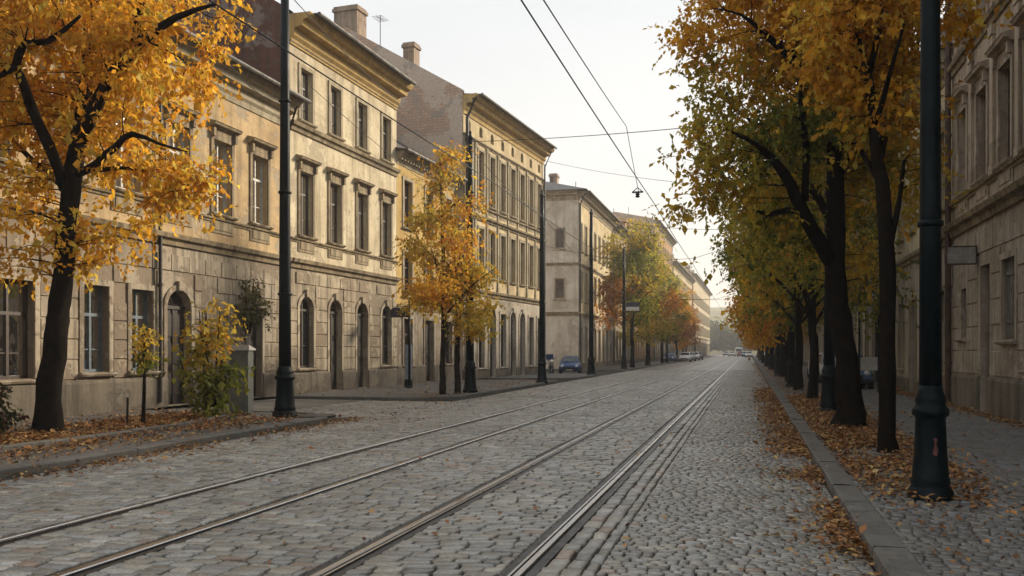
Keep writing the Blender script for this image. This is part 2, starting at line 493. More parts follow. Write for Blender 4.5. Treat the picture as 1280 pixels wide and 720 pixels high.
def sett_field(name, x0, x1, y0, y1, row, wlo, whi, z, mat, base, along=False, gap=0.021, tone=0.2, bump_h=0.011, keep=None, seed=1):
    """individual rounded paving stones laid in wavering courses"""
    r = np.random.default_rng(seed)
    rects = []
    a0, a1, b0, b1 = (y0, y1, x0, x1) if not along else (x0, x1, y0, y1)
    a = a0
    while a < a1 - 0.02:
        h = row * r.uniform(0.84, 1.18)
        if a + h > a1 - row * 0.4: h = a1 - a
        n = int((b1 - b0) / wlo) + 3
        w = r.uniform(wlo, whi, n)
        e = b0 + np.cumsum(w) - r.uniform(0, whi)
        e = np.concatenate([[b0], e[(e > b0 + wlo * 0.4) & (e < b1 - wlo * 0.4)], [b1]])
        for p, q in zip(e[:-1], e[1:]):
            rects.append((p, q, a, a + h) if not along else (a, a + h, p, q))
        a += h
    A = np.array(rects)
    if keep is not None:
        A = A[keep((A[:, 0] + A[:, 1]) / 2, (A[:, 2] + A[:, 3]) / 2)]
    n = len(A)
    g = gap * r.uniform(0.5, 1.2, (n, 1)) * 0.5
    X0, X1, Y0, Y1 = A[:, :1] + g, A[:, 1:2] - g, A[:, 2:3] + g, A[:, 3:4] - g
    cut = 0.13
    wx, wy = X1 - X0, Y1 - Y0
    cx, cy = np.minimum(wx, wy) * cut, np.minimum(wx, wy) * cut
    ox = np.hstack([X0 + cx, X1 - cx, X1, X1, X1 - cx, X0 + cx, X0, X0])
    oy = np.hstack([Y0, Y0, Y0 + cy, Y1 - cy, Y1, Y1, Y1 - cy, Y0 + cy])
    jit = np.minimum(wx, wy) * 0.055
    ox = ox + r.normal(0, 1, ox.shape) * jit
    oy = oy + r.normal(0, 1, oy.shape) * jit
    mx, my = (X0 + X1) / 2, (Y0 + Y1) / 2
    # wavering courses
    def wav(x, y):
        return (0.035 * np.sin(x * 1.3 + y * 0.35) + 0.025 * np.sin(x * 2.9 + y * 0.8 + 1.0) + 0.02 * np.sin(x * 0.6 - y * 0.23))
    if not along:
        edge = np.clip((oy - y0) / 0.4, 0, 1) * np.clip((y1 - oy) / 0.4, 0, 1)
        oy = oy + wav(ox, oy) * edge
        my = my + wav(mx, my) * np.clip((my - y0) / 0.4, 0, 1) * np.clip((y1 - my) / 0.4, 0, 1)
    hz = z + r.normal(0, bump_h * 0.35, (n, 1)) + 0.012 * np.sin(mx * 0.9 + my * 0.31) * np.sin(my * 0.53)
    tx, ty = r.normal(0, 0.024, (n, 1)), r.normal(0, 0.024, (n, 1))
    def ring(k, dz):
        x = mx + (ox - mx) * k
        y = my + (oy - my) * k
        return np.stack([x, y, hz + dz + tx * (x - mx) + ty * (y - my)], axis=2)
    r0, r1, r2 = ring(1.0, -0.05), ring(0.985, -bump_h), ring(0.88, -bump_h * 0.1)
    V = np.concatenate([r0, r1, r2], axis=1)             # n,24,3
    tri = []
    for lv in (0, 8):
        for k in range(8):
            j = (k + 1) % 8
            tri.append((lv + k, lv + j, lv + 8 + j, lv + 8 + k))
    quad = np.array(tri)
    top = np.arange(16, 24)
    loops1 = np.concatenate([quad.ravel(), top])
    sizes = [4] * 16 + [8]
    st1 = np.concatenate([[0], np.cumsum(sizes)[:-1]])
    loops = (loops1[None, :] + (np.arange(n) * 24)[:, None]).ravel()
    starts = (st1[None, :] + (np.arange(n) * len(loops1))[:, None]).ravel()
    c = np.array(base)[None, :] * (1 + r.normal(0, tone, (n, 1))).clip(0.5, 1.6)
    warm = r.uniform(-1, 1, (n, 1))
    c = c * (1 + warm * np.array([[0.06, 0.012, -0.065]]))
    odd = r.random(n) < 0.03
    c[odd] *= np.array([0.95, 0.72, 0.62])
    C = np.repeat(c, 24, axis=0)
    me = np_mesh(name, V.reshape(-1, 3), loops, starts, mat, C, smooth=True)
    o = link_mesh(name, me)
    return tag(o, kind='structure')

HB = 0.14
BASE = (0.42, 0.40, 0.36)
zones = [(KERB_L, RAILS[3] - HB, 0.125, 0.13, 0.26), (RAILS[3] + HB, RAILS[2] - HB, 0.135, 0.16, 0.3),
         (RAILS[2] + HB, RAILS[1] - HB, 0.145, 0.17, 0.32), (RAILS[1] + HB, RAILS[0] - HB, 0.135, 0.16, 0.3),
         (-1.13, KERB_R - 0.02, 0.088, 0.08, 0.165)]
for i, (x0, x1, row, wl, wh) in enumerate(zones):
    sett_field('road_setts', x0, x1, 3.0, NEAR_END, row, wl, wh, 0.0, M['sett'], BASE if i < 4 else tuple(x * .9 for x in BASE), seed=20 + i, gap=0.021 if i < 4 else 0.015, bump_h=0.011 if i < 4 else 0.008)
sett_field('road_setts', RAILS[0] + HB, -1.13, 3.0, NEAR_END, 0.144, 0.17, 0.34, 0.0, M['sett'], tuple(x * 0.86 for x in BASE), along=True, seed=31, bump_h=0.01, tone=0.24)
def gap_keep(x, y):
    return (y > 21.2) & (y < 28.2) | (x > -9.9)
sett_field('crossing_setts', -12.6, KERB_L, 21.0, 28.4, 0.14, 0.13, 0.24, 0.01, M['sett'], tuple(x * 0.98 for x in BASE), seed=35)

rail_words = ['rightmost tram rail of the street, nearest to the right kerb', 'second tram rail from the right, shiny steel in the cobbles',
              'third tram rail from the right, across the cobbles from the shiny pair', 'leftmost tram rail in the cobbled street']
for i, x in enumerate(RAILS):
    t = thing('tram_rail', rail_words[i], 'tram rail', (x, 0, 0), 0, 'tram rails in the street')
    s = 1 if i % 2 else -1          # flangeway on the gauge side of its track
    MB().box(-0.138, 0.138, 2, 400, -0.028, -0.012).build('bitumen_bed', M['rail_dark'], t)
    prof = [(-0.032, -0.007), (0.032, -0.007), (0.032, 0.004), (0.024, 0.011), (-0.024, 0.011), (-0.032, 0.004)]
    MB().extrude_y([(p - 0.018 * s, z) for p, z in prof], 2, 400).build('rail_head', M['steel'], t)
    MB().box(0.045 * s - 0.011, 0.045 * s + 0.011, 2, 400, -0.007, 0.004).build('guard_lip', M['steel'], t)

def rounded_area(pts_round):
    """polygon with some corners rounded: (x, y, radius)"""
    out = []
    n = len(pts_round)
    for i, (x, y, r) in enumerate(pts_round):
        p = Vector((x, y))
        if r <= 0:
            out.append(p)
            continue
        a = (Vector(pts_round[i - 1][:2]) - p).normalized()
        b = (Vector(pts_round[(i + 1) % n][:2]) - p).normalized()
        c = p + (a + b) * r
        for k in range(9):
            t = k / 8
            th = (1 - t)
            q0, q1 = p + a * r, p + b * r
            ang = t * PI / 2
            out.append(c + (q0 - c) * math.cos(ang) + (q1 - c) * math.sin(ang))
    return out

def raised(name, pts, z0, z1, mat):
    mb = MB()
    n = len(pts)
    b = [(p[0], p[1], z0) for p in pts]
    t = [(p[0], p[1], z1) for p in pts]
    mb.poly(t)
    for i in range(n):
        j = (i + 1) % n
        mb.poly([b[i], b[j], t[j], t[i]])
    return tag(mb.build(name, mat), kind='structure')

def kerb_line(name, pts, width, z0, z1, mat, stone=1.1):
    """kerb stones following a polyline; the stones lie to the left of the walking direction"""
    mb = MB()
    pts = [Vector(p) for p in pts]
    r = random.Random(len(pts) * 7 + int(pts[0].x * 10))
    for a, b in zip(pts[:-1], pts[1:]):
        L = (b - a).length
        d = (b - a) / L
        nrm = Vector((-d.y, d.x))
        k = max(1, int(round(L / stone)))
        for i in range(k):
            s0, s1 = L * i / k + (0.006 if k > 1 else 0), L * (i + 1) / k - (0.006 if k > 1 else 0)
            zt = z1 + r.uniform(-0.008, 0.008)
            o = r.uniform(-0.008, 0.008)
            p = [a + d * s0 + nrm * o, a + d * s1 + nrm * o, a + d * s1 + nrm * width, a + d * s0 + nrm * width]
            c = 0.02
            pt = [a + d * (s0 + .004) + nrm * (o + c), a + d * (s1 - .004) + nrm * (o + c), p[2], p[3]]
            for q in ([(*p[0], z0), (*p[1], z0), (*p[1], zt - c), (*p[0], zt - c)],
                      [(*p[0], zt - c), (*p[1], zt - c), (*pt[1], zt), (*pt[0], zt)],
                      [(*pt[0], zt), (*pt[1], zt), (*pt[2], zt), (*pt[3], zt)],
                      [(*p[1], z0), (*p[2], z0), (*p[2], zt), (*p[1], zt - c)],
                      [(*p[3], z0), (*p[0], z0), (*p[0], zt - c), (*p[3], zt)],
                      [(*p[2], z0), (*p[3], z0), (*p[3], zt), (*p[2], zt)]):
                mb.poly(q)
    return tag(mb.build(name, mat), kind='structure')

# right pavement
kerb_line('kerb', [(KERB_R, 420), (KERB_R, 2.0)], 0.25, -0.06, 0.125, M['kerb'], 1.15)
raised('pavement', [(1.222, -2), (6.2, -2), (6.2, 420), (1.222, 420)], -0.06, 0.085, M['pave'])
sett_field('pavement_setts', 1.225, 3.0, 3.0, 34.0, 0.105, 0.09, 0.15, 0.115, M['sett_path'], (0.2, 0.195, 0.185), gap=0.02, seed=41, bump_h=0.01)
sett_field('pavement_setts', 3.0, 5.74, 3.0, 12.5, 0.105, 0.09, 0.15, 0.115, M['sett_path'], (0.19, 0.187, 0.18), gap=0.02, seed=43, bump_h=0.01)
sett_field('pavement_slabs', 3.0, 5.74, 12.5, 40.0, 0.26, 0.24, 0.3, 0.115, M['sett_path'], (0.185, 0.187, 0.187), gap=0.008, tone=0.07, seed=42, bump_h=0.004)

# left pavement: first stretch with a rounded corner, a lowered crossing, then the next stretch
outl = rounded_area([(KERB_L - 0.22, -2, 0), (KERB_L - 0.22, 21.0, 2.2), (-16.2, 21.0, 0), (-16.2, -2, 0)])
raised('pavement', list(reversed(outl)), -0.06, 0.105, M['pave'])
kl = rounded_area([(KERB_L, -2, 0), (KERB_L, 21.2, 2.4), (-13.6, 21.2, 0), (-13.6, -2, 0)])[:-1]
kerb_line('kerb', kl, 0.24, -0.06, 0.13, M['kerb'], 1.05)
kerb_line('kerb', [(-11.1, -2), (-11.1, 15.5), (-11.25, 17.0), (-11.6, 18.6), (-12.2, 19.6)], 0.14, 0.08, 0.22, M['kerb'], 1.0)
raised('planting_bed', [(-11.24, -2), (-11.24, 15.5), (-11.4, 17.0), (-11.75, 18.4), (-12.4, 19.2), (-13.5, 19.2), (-13.5, -2)], 0.06, 0.165, M['soil'])
sheet('crossing', -16.2, -12.6, 21.0, 28.4, 0.014, M['slab'])
out2 = rounded_area([(KERB_L - 0.35, 28.6, 1.6), (KERB_L - 0.35, 47.5, 1.2), (-16.2, 47.5, 0), (-16.2, 28.6, 0)])
raised('pavement', list(reversed(out2)), -0.06, 0.105, M['pave'])
k2 = rounded_area([(-16.2, 28.45, 0), (KERB_L - 0.15, 28.45, 1.8), (KERB_L - 0.15, 47.6, 1.4), (-16.2, 47.6, 0)])
kerb_line('kerb', k2[::-1][1:-1][::-1] if False else [k for k in k2[1:-1]], 0.24, -0.06, 0.13, M['kerb'], 1.05)
k3 = rounded_area([(-16, 50.5, 0), (KERB_L - 0.15, 50.5, 1.5), (KERB_L - 0.15, 61.5, 2.0), (-16, 61.5, 0)])
kerb_line('kerb', k3[1:-1], 0.24, -0.06, 0.13, M['kerb'], 1.05)
raised('pavement', list(reversed(rounded_area([(KERB_L - 0.36, 50.7, 1.3), (KERB_L - 0.36, 61.3, 1.8), (-16, 61.3, 0), (-16, 50.7, 0)]))), -0.06, 0.105, M['pave'])
kerb_line('kerb', [(KERB_L - 0.2, 76), (KERB_L - 0.2, 420)], 0.24, -0.06, 0.13, M['kerb'], 1.6)
raised('pavement', [(-16, 76), (KERB_L - 0.43, 76), (KERB_L - 0.43, 420), (-16, 420)], -0.06, 0.105, M['pave'])

# ------------------------------------------------------------------ buildings (local frame: x along the front, y out of the front, z up)
MESH = {}
def cached(key, fn):
    if key not in MESH: MESH[key] = fn()
    return MESH[key]

def arc_pts(w, zs, rise, n=10):
    return [(-w / 2 * math.cos(PI * k / n), zs + rise * math.sin(PI * k / n)) for k in range(n + 1)]

def wall_front(mb, s0, s1, z0, z1, ops, reveal=0.24):
    """front wall sheet with real openings and their reveals; ops: (cx, w, za, zb, rise)"""
    ss = sorted({s0, s1, *[round(o[0] - o[1] / 2, 4) for o in ops], *[round(o[0] + o[1] / 2, 4) for o in ops]})
    zz = sorted({z0, z1, *[o[2] for o in ops], *[o[3] for o in ops]})
    ss = [s for s in ss if s0 <= s <= s1]
    zz = [z for z in zz if z0 <= z <= z1]
    for a, b in zip(ss[:-1], ss[1:]):
        for c, d in zip(zz[:-1], zz[1:]):
            m, q = (a + b) / 2, (c + d) / 2
            if any(abs(m - o[0]) < o[1] / 2 and o[2] < q < o[3] for o in ops): continue
            mb.poly([(a, 0, c), (a, 0, d), (b, 0, d), (b, 0, c)])
    for cx, w, za, zb, rise in ops:
        l, r_ = cx - w / 2, cx + w / 2
        zt = zb - rise
        mb.poly([(l, 0, za), (l, -reveal, za), (l, -reveal, zt), (l, 0, zt)])
        mb.poly([(r_, 0, za), (r_, 0, zt), (r_, -reveal, zt), (r_, -reveal, za)])
        mb.poly([(l, 0, za), (r_, 0, za), (r_, -reveal, za), (l, -reveal, za)])
        if rise <= 0:
            mb.poly([(l, 0, zb), (l, -reveal, zb), (r_, -reveal, zb), (r_, 0, zb)])
        else:
            ap = [(cx + x, z) for x, z in arc_pts(w, zt, rise - 0.004)]
            for (x0, za_), (x1, zb_) in zip(ap[:-1], ap[1:]):
                mb.poly([(x0, 0, za_), (x0, 0, zb), (x1, 0, zb), (x1, 0, zb_)])
                mb.poly([(x0, 0, za_), (x1, 0, zb_), (x1, -reveal, zb_), (x0, -reveal, za_)])

def frame_mesh(w, h, rise, mat, style):
    mb = MB()
    y0, y1 = -0.235, -0.165
    t = 0.075
    zt = h - rise
    mb.box(-w / 2, -w / 2 + t, y0, y1, 0, zt)
    mb.box(w / 2 - t, w / 2, y0, y1, 0, zt)
    mb.box(-w / 2 + t, w / 2 - t, y0, y1, 0, t)
    tr = 0.66 * h if rise == 0 else zt
    mb.box(-w / 2 + t, w / 2 - t, y0 - 0.004, y1 + 0.012, tr - 0.035, tr + 0.045)
    mb.box(-0.04, 0.04, y0 + 0.004, y1 + 0.008, t, tr - 0.035)
    if rise == 0:
        mb.box(-w / 2 + t, w / 2 - t, y0, y1, h - t, h)
        mb.box(-0.03, 0.03, y0 + 0.004, y1 + 0.004, tr + 0.045, h - t)
    else:
        o = arc_pts(w, zt, rise - 0.006)
        i_ = arc_pts(w - 2 * t, zt, rise - t)
        for k in range(len(o) - 1):
            n = len(mb.v)
            for y in (y0, y1):
                mb.v += [(o[k][0], y, o[k][1]), (o[k + 1][0], y, o[k + 1][1]), (i_[k + 1][0], y, i_[k + 1][1]), (i_[k][0], y, i_[k][1])]
            for q in ((0, 1, 2, 3), (7, 6, 5, 4), (2, 3, 7, 6)): mb.f.append(tuple(n + e for e in q))
        mb.box(-0.03, 0.03, y0 + 0.004, y1 + 0.004, tr + 0.045, h - t)
    if style != 'plain':
        for fr in (0.36,):
            for s in (-1, 1):
                xa, xb = sorted((s * 0.04, s * (w / 2 - t)))
                mb.box(xa, xb, y0 + 0.008, y1 - 0.01, tr * fr + 0.04, tr * fr + 0.07)
    return mb.mesh('window', mat)

def pane_mesh(w, h, rise, mat):
    y = -0.205
    zt = h - rise
    pts = [(-w / 2 + 0.02, y, 0.02), (w / 2 - 0.02, y, 0.02)]
    if rise == 0: pts += [(w / 2 - 0.02, y, h - 0.02), (-w / 2 + 0.02, y, h - 0.02)]
    else: pts += [(x, y, z) for x, z in reversed(arc_pts(w - 0.04, zt, rise - 0.02))]
    return MB().poly(pts).mesh('pane', mat)

def surround_mesh(w, h, rise, mat, pw=0.15, pr=0.05):
    mb = MB()
    zt = h - rise
    mb.box(-w / 2 - pw, -w / 2, 0.002, pr, 0, zt)
    mb.box(w / 2, w / 2 + pw, 0.002, pr, 0, zt)
    if rise == 0:
        mb.box(-w / 2 - pw, w / 2 + pw, 0.002, pr + 0.006, h, h + pw)
    else:
        o = arc_pts(w + 2 * pw, zt, rise + pw)
        i_ = arc_pts(w, zt, rise)
        for k in range(len(o) - 1):
            n = len(mb.v)
            for y in (0.002, pr):
                mb.v += [(o[k][0], y, o[k][1]), (o[k + 1][0], y, o[k + 1][1]), (i_[k + 1][0], y, i_[k + 1][1]), (i_[k][0], y, i_[k][1])]
            for q in ((0, 1, 2, 3), (7, 6, 5, 4), (0, 1, 5, 4), (2, 3, 7, 6)): mb.f.append(tuple(n + e for e in q))
        mb.box(-0.12, 0.12, 0.004, pr + 0.07, h - 0.02, h + pw + 0.1)      # keystone
    return mb.mesh('surround', mat)

def hood_mesh(w, h, mat, lift=0.32):
    mb = MB()
    W = w / 2 + 0.2
    mb.box(-W + 0.06, W - 0.06, 0.003, 0.055, h + 0.157, h + lift)            # frieze
    z = h + lift
    mb.extrude_x([(0.003, z), (0.09, z), (0.14, z + 0.06), (0.24, z + 0.08), (0.27, z + 0.15), (0.29, z + 0.16), (0.003, z + 0.24)], -W - 0.06, W + 0.06)
    for s in (-1, 1):
        mb.box(s * (W - 0.1) - 0.06, s * (W - 0.1) + 0.06, 0.056, 0.15, z - 0.26, z - 0.003)
    return mb.mesh('hood', mat)

def sill_mesh(w, mat, apron=0.0):
    mb = MB()
    W = w / 2 + 0.19
    mb.extrude_x([(-0.2, -0.06), (0.05, -0.12), (0.13, -0.1), (0.16, -0.05), (0.15, -0.03), (-0.2, -0.001)], -w / 2 + 0.003, w / 2 - 0.003)
    mb.extrude_x([(0.003, -0.12), (0.05, -0.12), (0.13, -0.1), (0.165, -0.05), (0.155, -0.025), (0.003, -0.02)], -W, -w / 2)
    mb.extrude_x([(0.003, -0.12), (0.05, -0.12), (0.13, -0.1), (0.165, -0.05), (0.155, -0.025), (0.003, -0.02)], w / 2, W)
    if apron:
        mb.box(-W + 0.05, W - 0.05, 0.002, 0.03, -apron, -0.14)
        mb.box(-W + 0.2, W - 0.2, 0.031, 0.05, -apron + 0.1, -0.22)
    return mb.mesh('sill', mat)

def curtain_mesh(w, h, side, mat):
    mb = MB()
    k = 10
    xs = np.linspace(-w / 2 + 0.08, -0.05, k) if side < 0 else np.linspace(0.05, w / 2 - 0.08, k)
    for a in range(k - 1):
        ya, yb = -0.32 + 0.03 * math.sin(a * 2.1), -0.32 + 0.03 * math.sin((a + 1) * 2.1)
        mb.poly([(xs[a], ya, 0.05), (xs[a + 1], yb, 0.05), (xs[a + 1], yb, h * 0.97), (xs[a], ya, h * 0.97)])
    return mb.mesh('curtain', mat)

def door_mesh(w, h, rise, mat):
    mb = MB()
    y = -0.22
    zt = h - rise
    mb.box(-w / 2, w / 2, y - 0.06, y, 0, min(zt, h) - 0.05)
    for s in (-1, 1):
        for a, b in ((0.1, 0.36), (0.42, 0.66), (0.7, 0.96)):
            x0, x1 = sorted((s * 0.06, s * (w / 2 - 0.08)))
            mb.box(x0, x1, y + 0.001, y + 0.03, a * zt, b * zt - 0.08)
    mb.box(-0.025, 0.025, y + 0.001, y + 0.045, 0, zt - 0.06)
    mb.box(-w / 2, w / 2, y - 0.08, y + 0.05, zt - 0.05, zt + 0.05)
    return mb.mesh('door', mat)

def add_opening(root, cx, w, za, zb, rise, row):
    """one window or door with its own sub-parts"""
    h = zb - za
    fm = row.get('frame', 'frame_dark')
    gl = row.get('glass', 'glass')
    if gl == 'glass': gl = random.choice(('glass', 'glass', 'glass_brown', 'glass_blue'))
    key = (round(w, 3), round(h, 3), round(rise, 3), fm)
    if row.get('kind') == 'door':
        o = link_mesh('door', cached(('door', *key), lambda: door_mesh(w, h, rise, M['door'])), root, (cx, 0, za))
        if rise > 0:
            def fan():
                return MB().poly([(x * 0.98, -0.235, z) for x, z in arc_pts(w, h - rise, rise)]).mesh('fanlight', M['glass'])
            link_mesh('fanlight', cached(('fan', *key), fan), o)
        link_mesh('door_handle', cached('handle', lambda: MB().box(0.05, 0.08, -0.185, -0.12, 1.0, 1.16).mesh('door_handle', M['steel'])), o)
    elif row.get('kind') == 'shutter':
        def sh():
            mb = MB()
            n = 6
            for k in range(n):
                mb.box(-w / 2 + w * k / n + 0.006, -w / 2 + w * (k + 1) / n - 0.006, -0.12, -0.08 + 0.004 * (k % 2), 0.0, h)
            mb.box(-w / 2 + 0.05, w / 2 - 0.05, -0.074, -0.045, 0.2 * h, 0.2 * h + 0.1)
            mb.box(-w / 2 + 0.05, w / 2 - 0.05, -0.074, -0.045, 0.8 * h, 0.8 * h + 0.1)
            return mb.mesh('window', M['shutter'])
        o = link_mesh('shuttered_window', cached(('sh', *key), sh), root, (cx, 0, za))
    else:
        o = link_mesh('window', cached(('win', *key), lambda: frame_mesh(w, h, rise, M[fm], row.get('style', ''))), root, (cx, 0, za))
        link_mesh('pane', cached(('pane', gl, *key), lambda: pane_mesh(w, h, rise, M[gl])), o)
        if gl == 'clear':
            rr = random.random()
            if rr < 0.85:
                cm = 'curtain' if random.random() < 0.7 else 'curtain_red'
                for side in ((-1, 1) if rr < 0.45 else (random.choice((-1, 1)),)):
                    link_mesh('curtain', cached(('cur', side, cm, *key), lambda: curtain_mesh(w, h * (1 if rise == 0 else 0.8), side, M[cm])), o)
    tm = row.get('trim', 'trim')
    if row.get('surround', True):
        link_mesh('surround', cached(('sur', tm, *key), lambda: surround_mesh(w, h, rise, M[tm])), o)
    if row.get('hood'):
        link_mesh('hood', cached(('hood', tm, *key), lambda: hood_mesh(w, h, M[tm])), o)
    if row.get('sill', row.get('kind') != 'door'):
        ap = row.get('apron', 0.0)
        link_mesh('sill', cached(('sill', tm, ap, *key), lambda: sill_mesh(w, M[tm], ap)), o)
    return o

def cornice_profile(z_top, h, p):
    return [(0.003, z_top - h), (0.06 * p, z_top - h), (0.10 * p, z_top - 0.82 * h), (0.22 * p, z_top - 0.72 * h), (0.25 * p, z_top - 0.48 * h),
            (0.62 * p, z_top - 0.44 * h), (0.66 * p, z_top - 0.25 * h), (0.86 * p, z_top - 0.2 * h), (p, z_top - 0.03 * h), (p, z_top), (0.003, z_top)]

def building(label, cat, loc, rotz, L, D, eave, ridge, rows, mats, strings=(), cornice=(0.7, 0.5), dentils=True, plinth=0.9,
             rust=None, gf_top=None, pipes=(), chimneys=(), pilasters=(), fire=(True, True), parapet=0.0, group=None, dormers=(), name='town_house', back_eave=None, hip=False):
    root = thing(name, label, cat, loc, rotz, group)
    ops = []
    for row in rows:
        for cx in row['cs']:
            ops.append((cx, row['w'], row['za'], row['zb'], row.get('rise', 0.0)))
    gf = gf_top if gf_top else eave
    up = MB()
    if gf_top:
        lo = MB()
        wall_front(lo, 0, L, 0.0, gf, [o for o in ops if o[2] < gf])
        if rust:
            zc = plinth + 0.02
            gfo = [o for o in ops if o[2] < gf]
            k = 0
            while zc < gf - 0.25:
                z2 = min(zc + rust, gf - 0.14)
                edges = [(0.0, L)]
                for cx, w, za, zb, rise in sorted(gfo):
                    if za - 0.15 < z2 and zb + 0.18 > zc:
                        m_ = 0.17
                        new = []
                        for a, b in edges:
                            l, r_ = cx - w / 2 - m_, cx + w / 2 + m_
                            if r_ <= a or l >= b: new.append((a, b)); continue
                            if l > a + 0.1: new.append((a, l))
                            if r_ < b - 0.1: new.append((r_, b))
                        edges = new
                for a, b in edges:
                    n = max(1, int(round((b - a) / 0.85)))
                    sh = 0.5 if (k % 2 and n > 1) else 0.0
                    cuts = [a] + [a + (b - a) * (i + sh) / n for i in range(0 if sh else 1, n)] + [b]
                    for p, q in zip(cuts[:-1], cuts[1:]):
                        if q - p < 0.1: continue
                        if random.random() < 0.07: continue       # a lost block face
                        e = 0.014
                        dd = 0.035 + random.uniform(-0.008, 0.008)
                        n0 = len(lo.v)
                        lo.v += [(p + .012, 0.001, zc + .012), (q - .012, 0.001, zc + .012), (q - .012, 0.001, z2 - .012), (p + .012, 0.001, z2 - .012),
                                 (p + .012 + e, dd, zc + .012 + e), (q - .012 - e, dd, zc + .012 + e), (q - .012 - e, dd, z2 - .012 - e), (p + .012 + e, dd, z2 - .012 - e)]
                        for f in ((4, 7, 6, 5), (0, 4, 5, 1), (1, 5, 6, 2), (2, 6, 7, 3), (3, 7, 4, 0)):
                            lo.f.append(tuple(n0 + i for i in f))
                zc += rust
                k += 1
        lo.build('ground_floor_wall', M[mats.get('low', mats['wall'])], root)
    wall_front(up, 0, L, gf if gf_top else 0.0, eave, [o for o in ops if not gf_top or o[2] >= gf])
    up.build('wall', M[mats['wall']], root)
    # side and back walls
    sd = MB()
    be = eave if back_eave is None else back_eave
    for x, raise_ in ((0.0, fire[0]), (L, fire[1])):
        e = parapet if raise_ else 0.0
        ym = -D / 2
        pts = [(x, -0.001, 0.0), (x, -0.001, eave + e * 0.5), (x, ym, ridge + e), (x, -D, be + e * 0.5), (x, -D, 0.0)]
        if hip and x > 0: pts = [pts[0], (x, -0.001, eave), (x, -D, eave), pts[4]]
        if x > 0: pts = pts[::-1]
        sd.poly(pts)
        if raise_ and parapet and not (hip and x > 0):
            xi = x + (0.3 if x == 0 else -0.3)
            x0, x1 = sorted((x + (0.002 if x == 0 else -0.002), xi))
            for (ya, za), (yb, zb) in (((-0.02, eave + e * .5), (ym, ridge + e)), ((ym, ridge + e), (-D, be + e * .5))):
                sd.poly([(x0, ya, za), (x1, ya, za), (x1, yb, zb), (x0, yb, zb)])
                sd.poly([(xi, ya, za - 1.2), (xi, ya, za), (xi, yb, zb), (xi, yb, zb - 1.2)])
    sd.poly([(0, -D, 0), (0, -D, be), (L, -D, be), (L, -D, 0)])
    sd.build('side_wall', M[mats.get('side', 'tan')], root)
    # roof
    rf = MB()
    ov = cornice[1] + 0.12
    i0, i1 = (0.3 if fire[0] and parapet else -0.12), (L - 0.3 if fire[1] and parapet else L + 0.12)
    dy = D / 2
    sl = (ridge - eave) / dy
    ef = eave - 0.0
    rp = [(ov, ef + 0.02), (-dy, ridge + 0.06), (-D - 0.3, be + 0.02), (-D - 0.3, be - 0.1), (-dy, ridge - 0.12), (ov, ef + 0.005 - 0.0)]
    rf.extrude_x([(ov, ef + 0.03), (0.0, ef + 0.14), (-dy, ridge + 0.14), (-D - 0.3, be + 0.06), (-D - 0.3, be - 0.06), (-dy, ridge), (0.0, ef + 0.006), (ov, ef + 0.006)], i0, i1)
    if hip:
        rf = MB()
        ea, zt_ = eave + 0.01, ridge
        a_, b_, c_, d_ = (i0, ov, ea), (L + ov, ov, ea), (L + ov, -D - .3, ea), (i0, -D - .3, ea)
        r0_, r1_ = (i0, -dy, zt_), (L - dy, -dy, zt_)
        for q in ((a_, b_, r1_, r0_), (b_, c_, r1_), (c_, d_, r0_, r1_), (d_, a_, r0_), (d_, c_, b_, a_)): rf.poly(q)
    roof = rf.build('roof', M[mats.get('roof', 'dark_tile')], root)
    for (cx, cy, w, d, zt) in chimneys:
        cb = MB()
        zb = ridge - abs(cy + dy) / dy * (ridge - eave) - 0.3
        cb.box(cx - w / 2, cx + w / 2, cy - d / 2, cy + d / 2, zb, zt - 0.3)
        cb.box(cx - w / 2 - 0.08, cx + w / 2 + 0.08, cy - d / 2 - 0.08, cy + d / 2 + 0.08, zt - 0.3, zt - 0.12)
        cb.box(cx - w / 2 - 0.02, cx + w / 2 + 0.02, cy - d / 2 - 0.02, cy + d / 2 + 0.02, zt - 0.12, zt)
        ch = cb.build('chimney', M[mats.get('chimney', 'brick')], roof)
    for (cx, wdt) in dormers:
        db = MB()
        yb = -1.0
        zb = eave + 1.0 * sl
        db.box(cx - wdt / 2, cx + wdt / 2, yb - 2.0, yb, zb - 0.2, zb + 1.4)
        db.extrude_y([(cx - wdt / 2 - 0.2, zb + 1.4), (cx + wdt / 2 + 0.2, zb + 1.4), (cx, zb + 2.0)], yb - 2.4, yb + 0.15)
        dm = db.build('dormer', M[mats['wall']], roof)
    gut = MB()
    gut.tube([(i0, ov + 0.06, eave + 0.0), (i1, ov + 0.06, eave + 0.0)], 0.075, 8)
    gut.build('gutter', M['zinc'], root)
    # cornice
    ch_, cp = cornice
    cm = MB()
    cm.extrude_x(cornice_profile(eave, ch_, cp), 0, L)
    if dentils:
        n = int(L / 0.32)
        for k in range(n):
            x = (k + 0.5) * L / n
            cm.box(x - 0.07, x + 0.07, 0.22 * cp + 0.02, 0.58 * cp, eave - 0.66 * ch_, eave - 0.47 * ch_)
    cm.build('cornice', M[mats.get('cornice', mats.get('trim', 'trim'))], root)
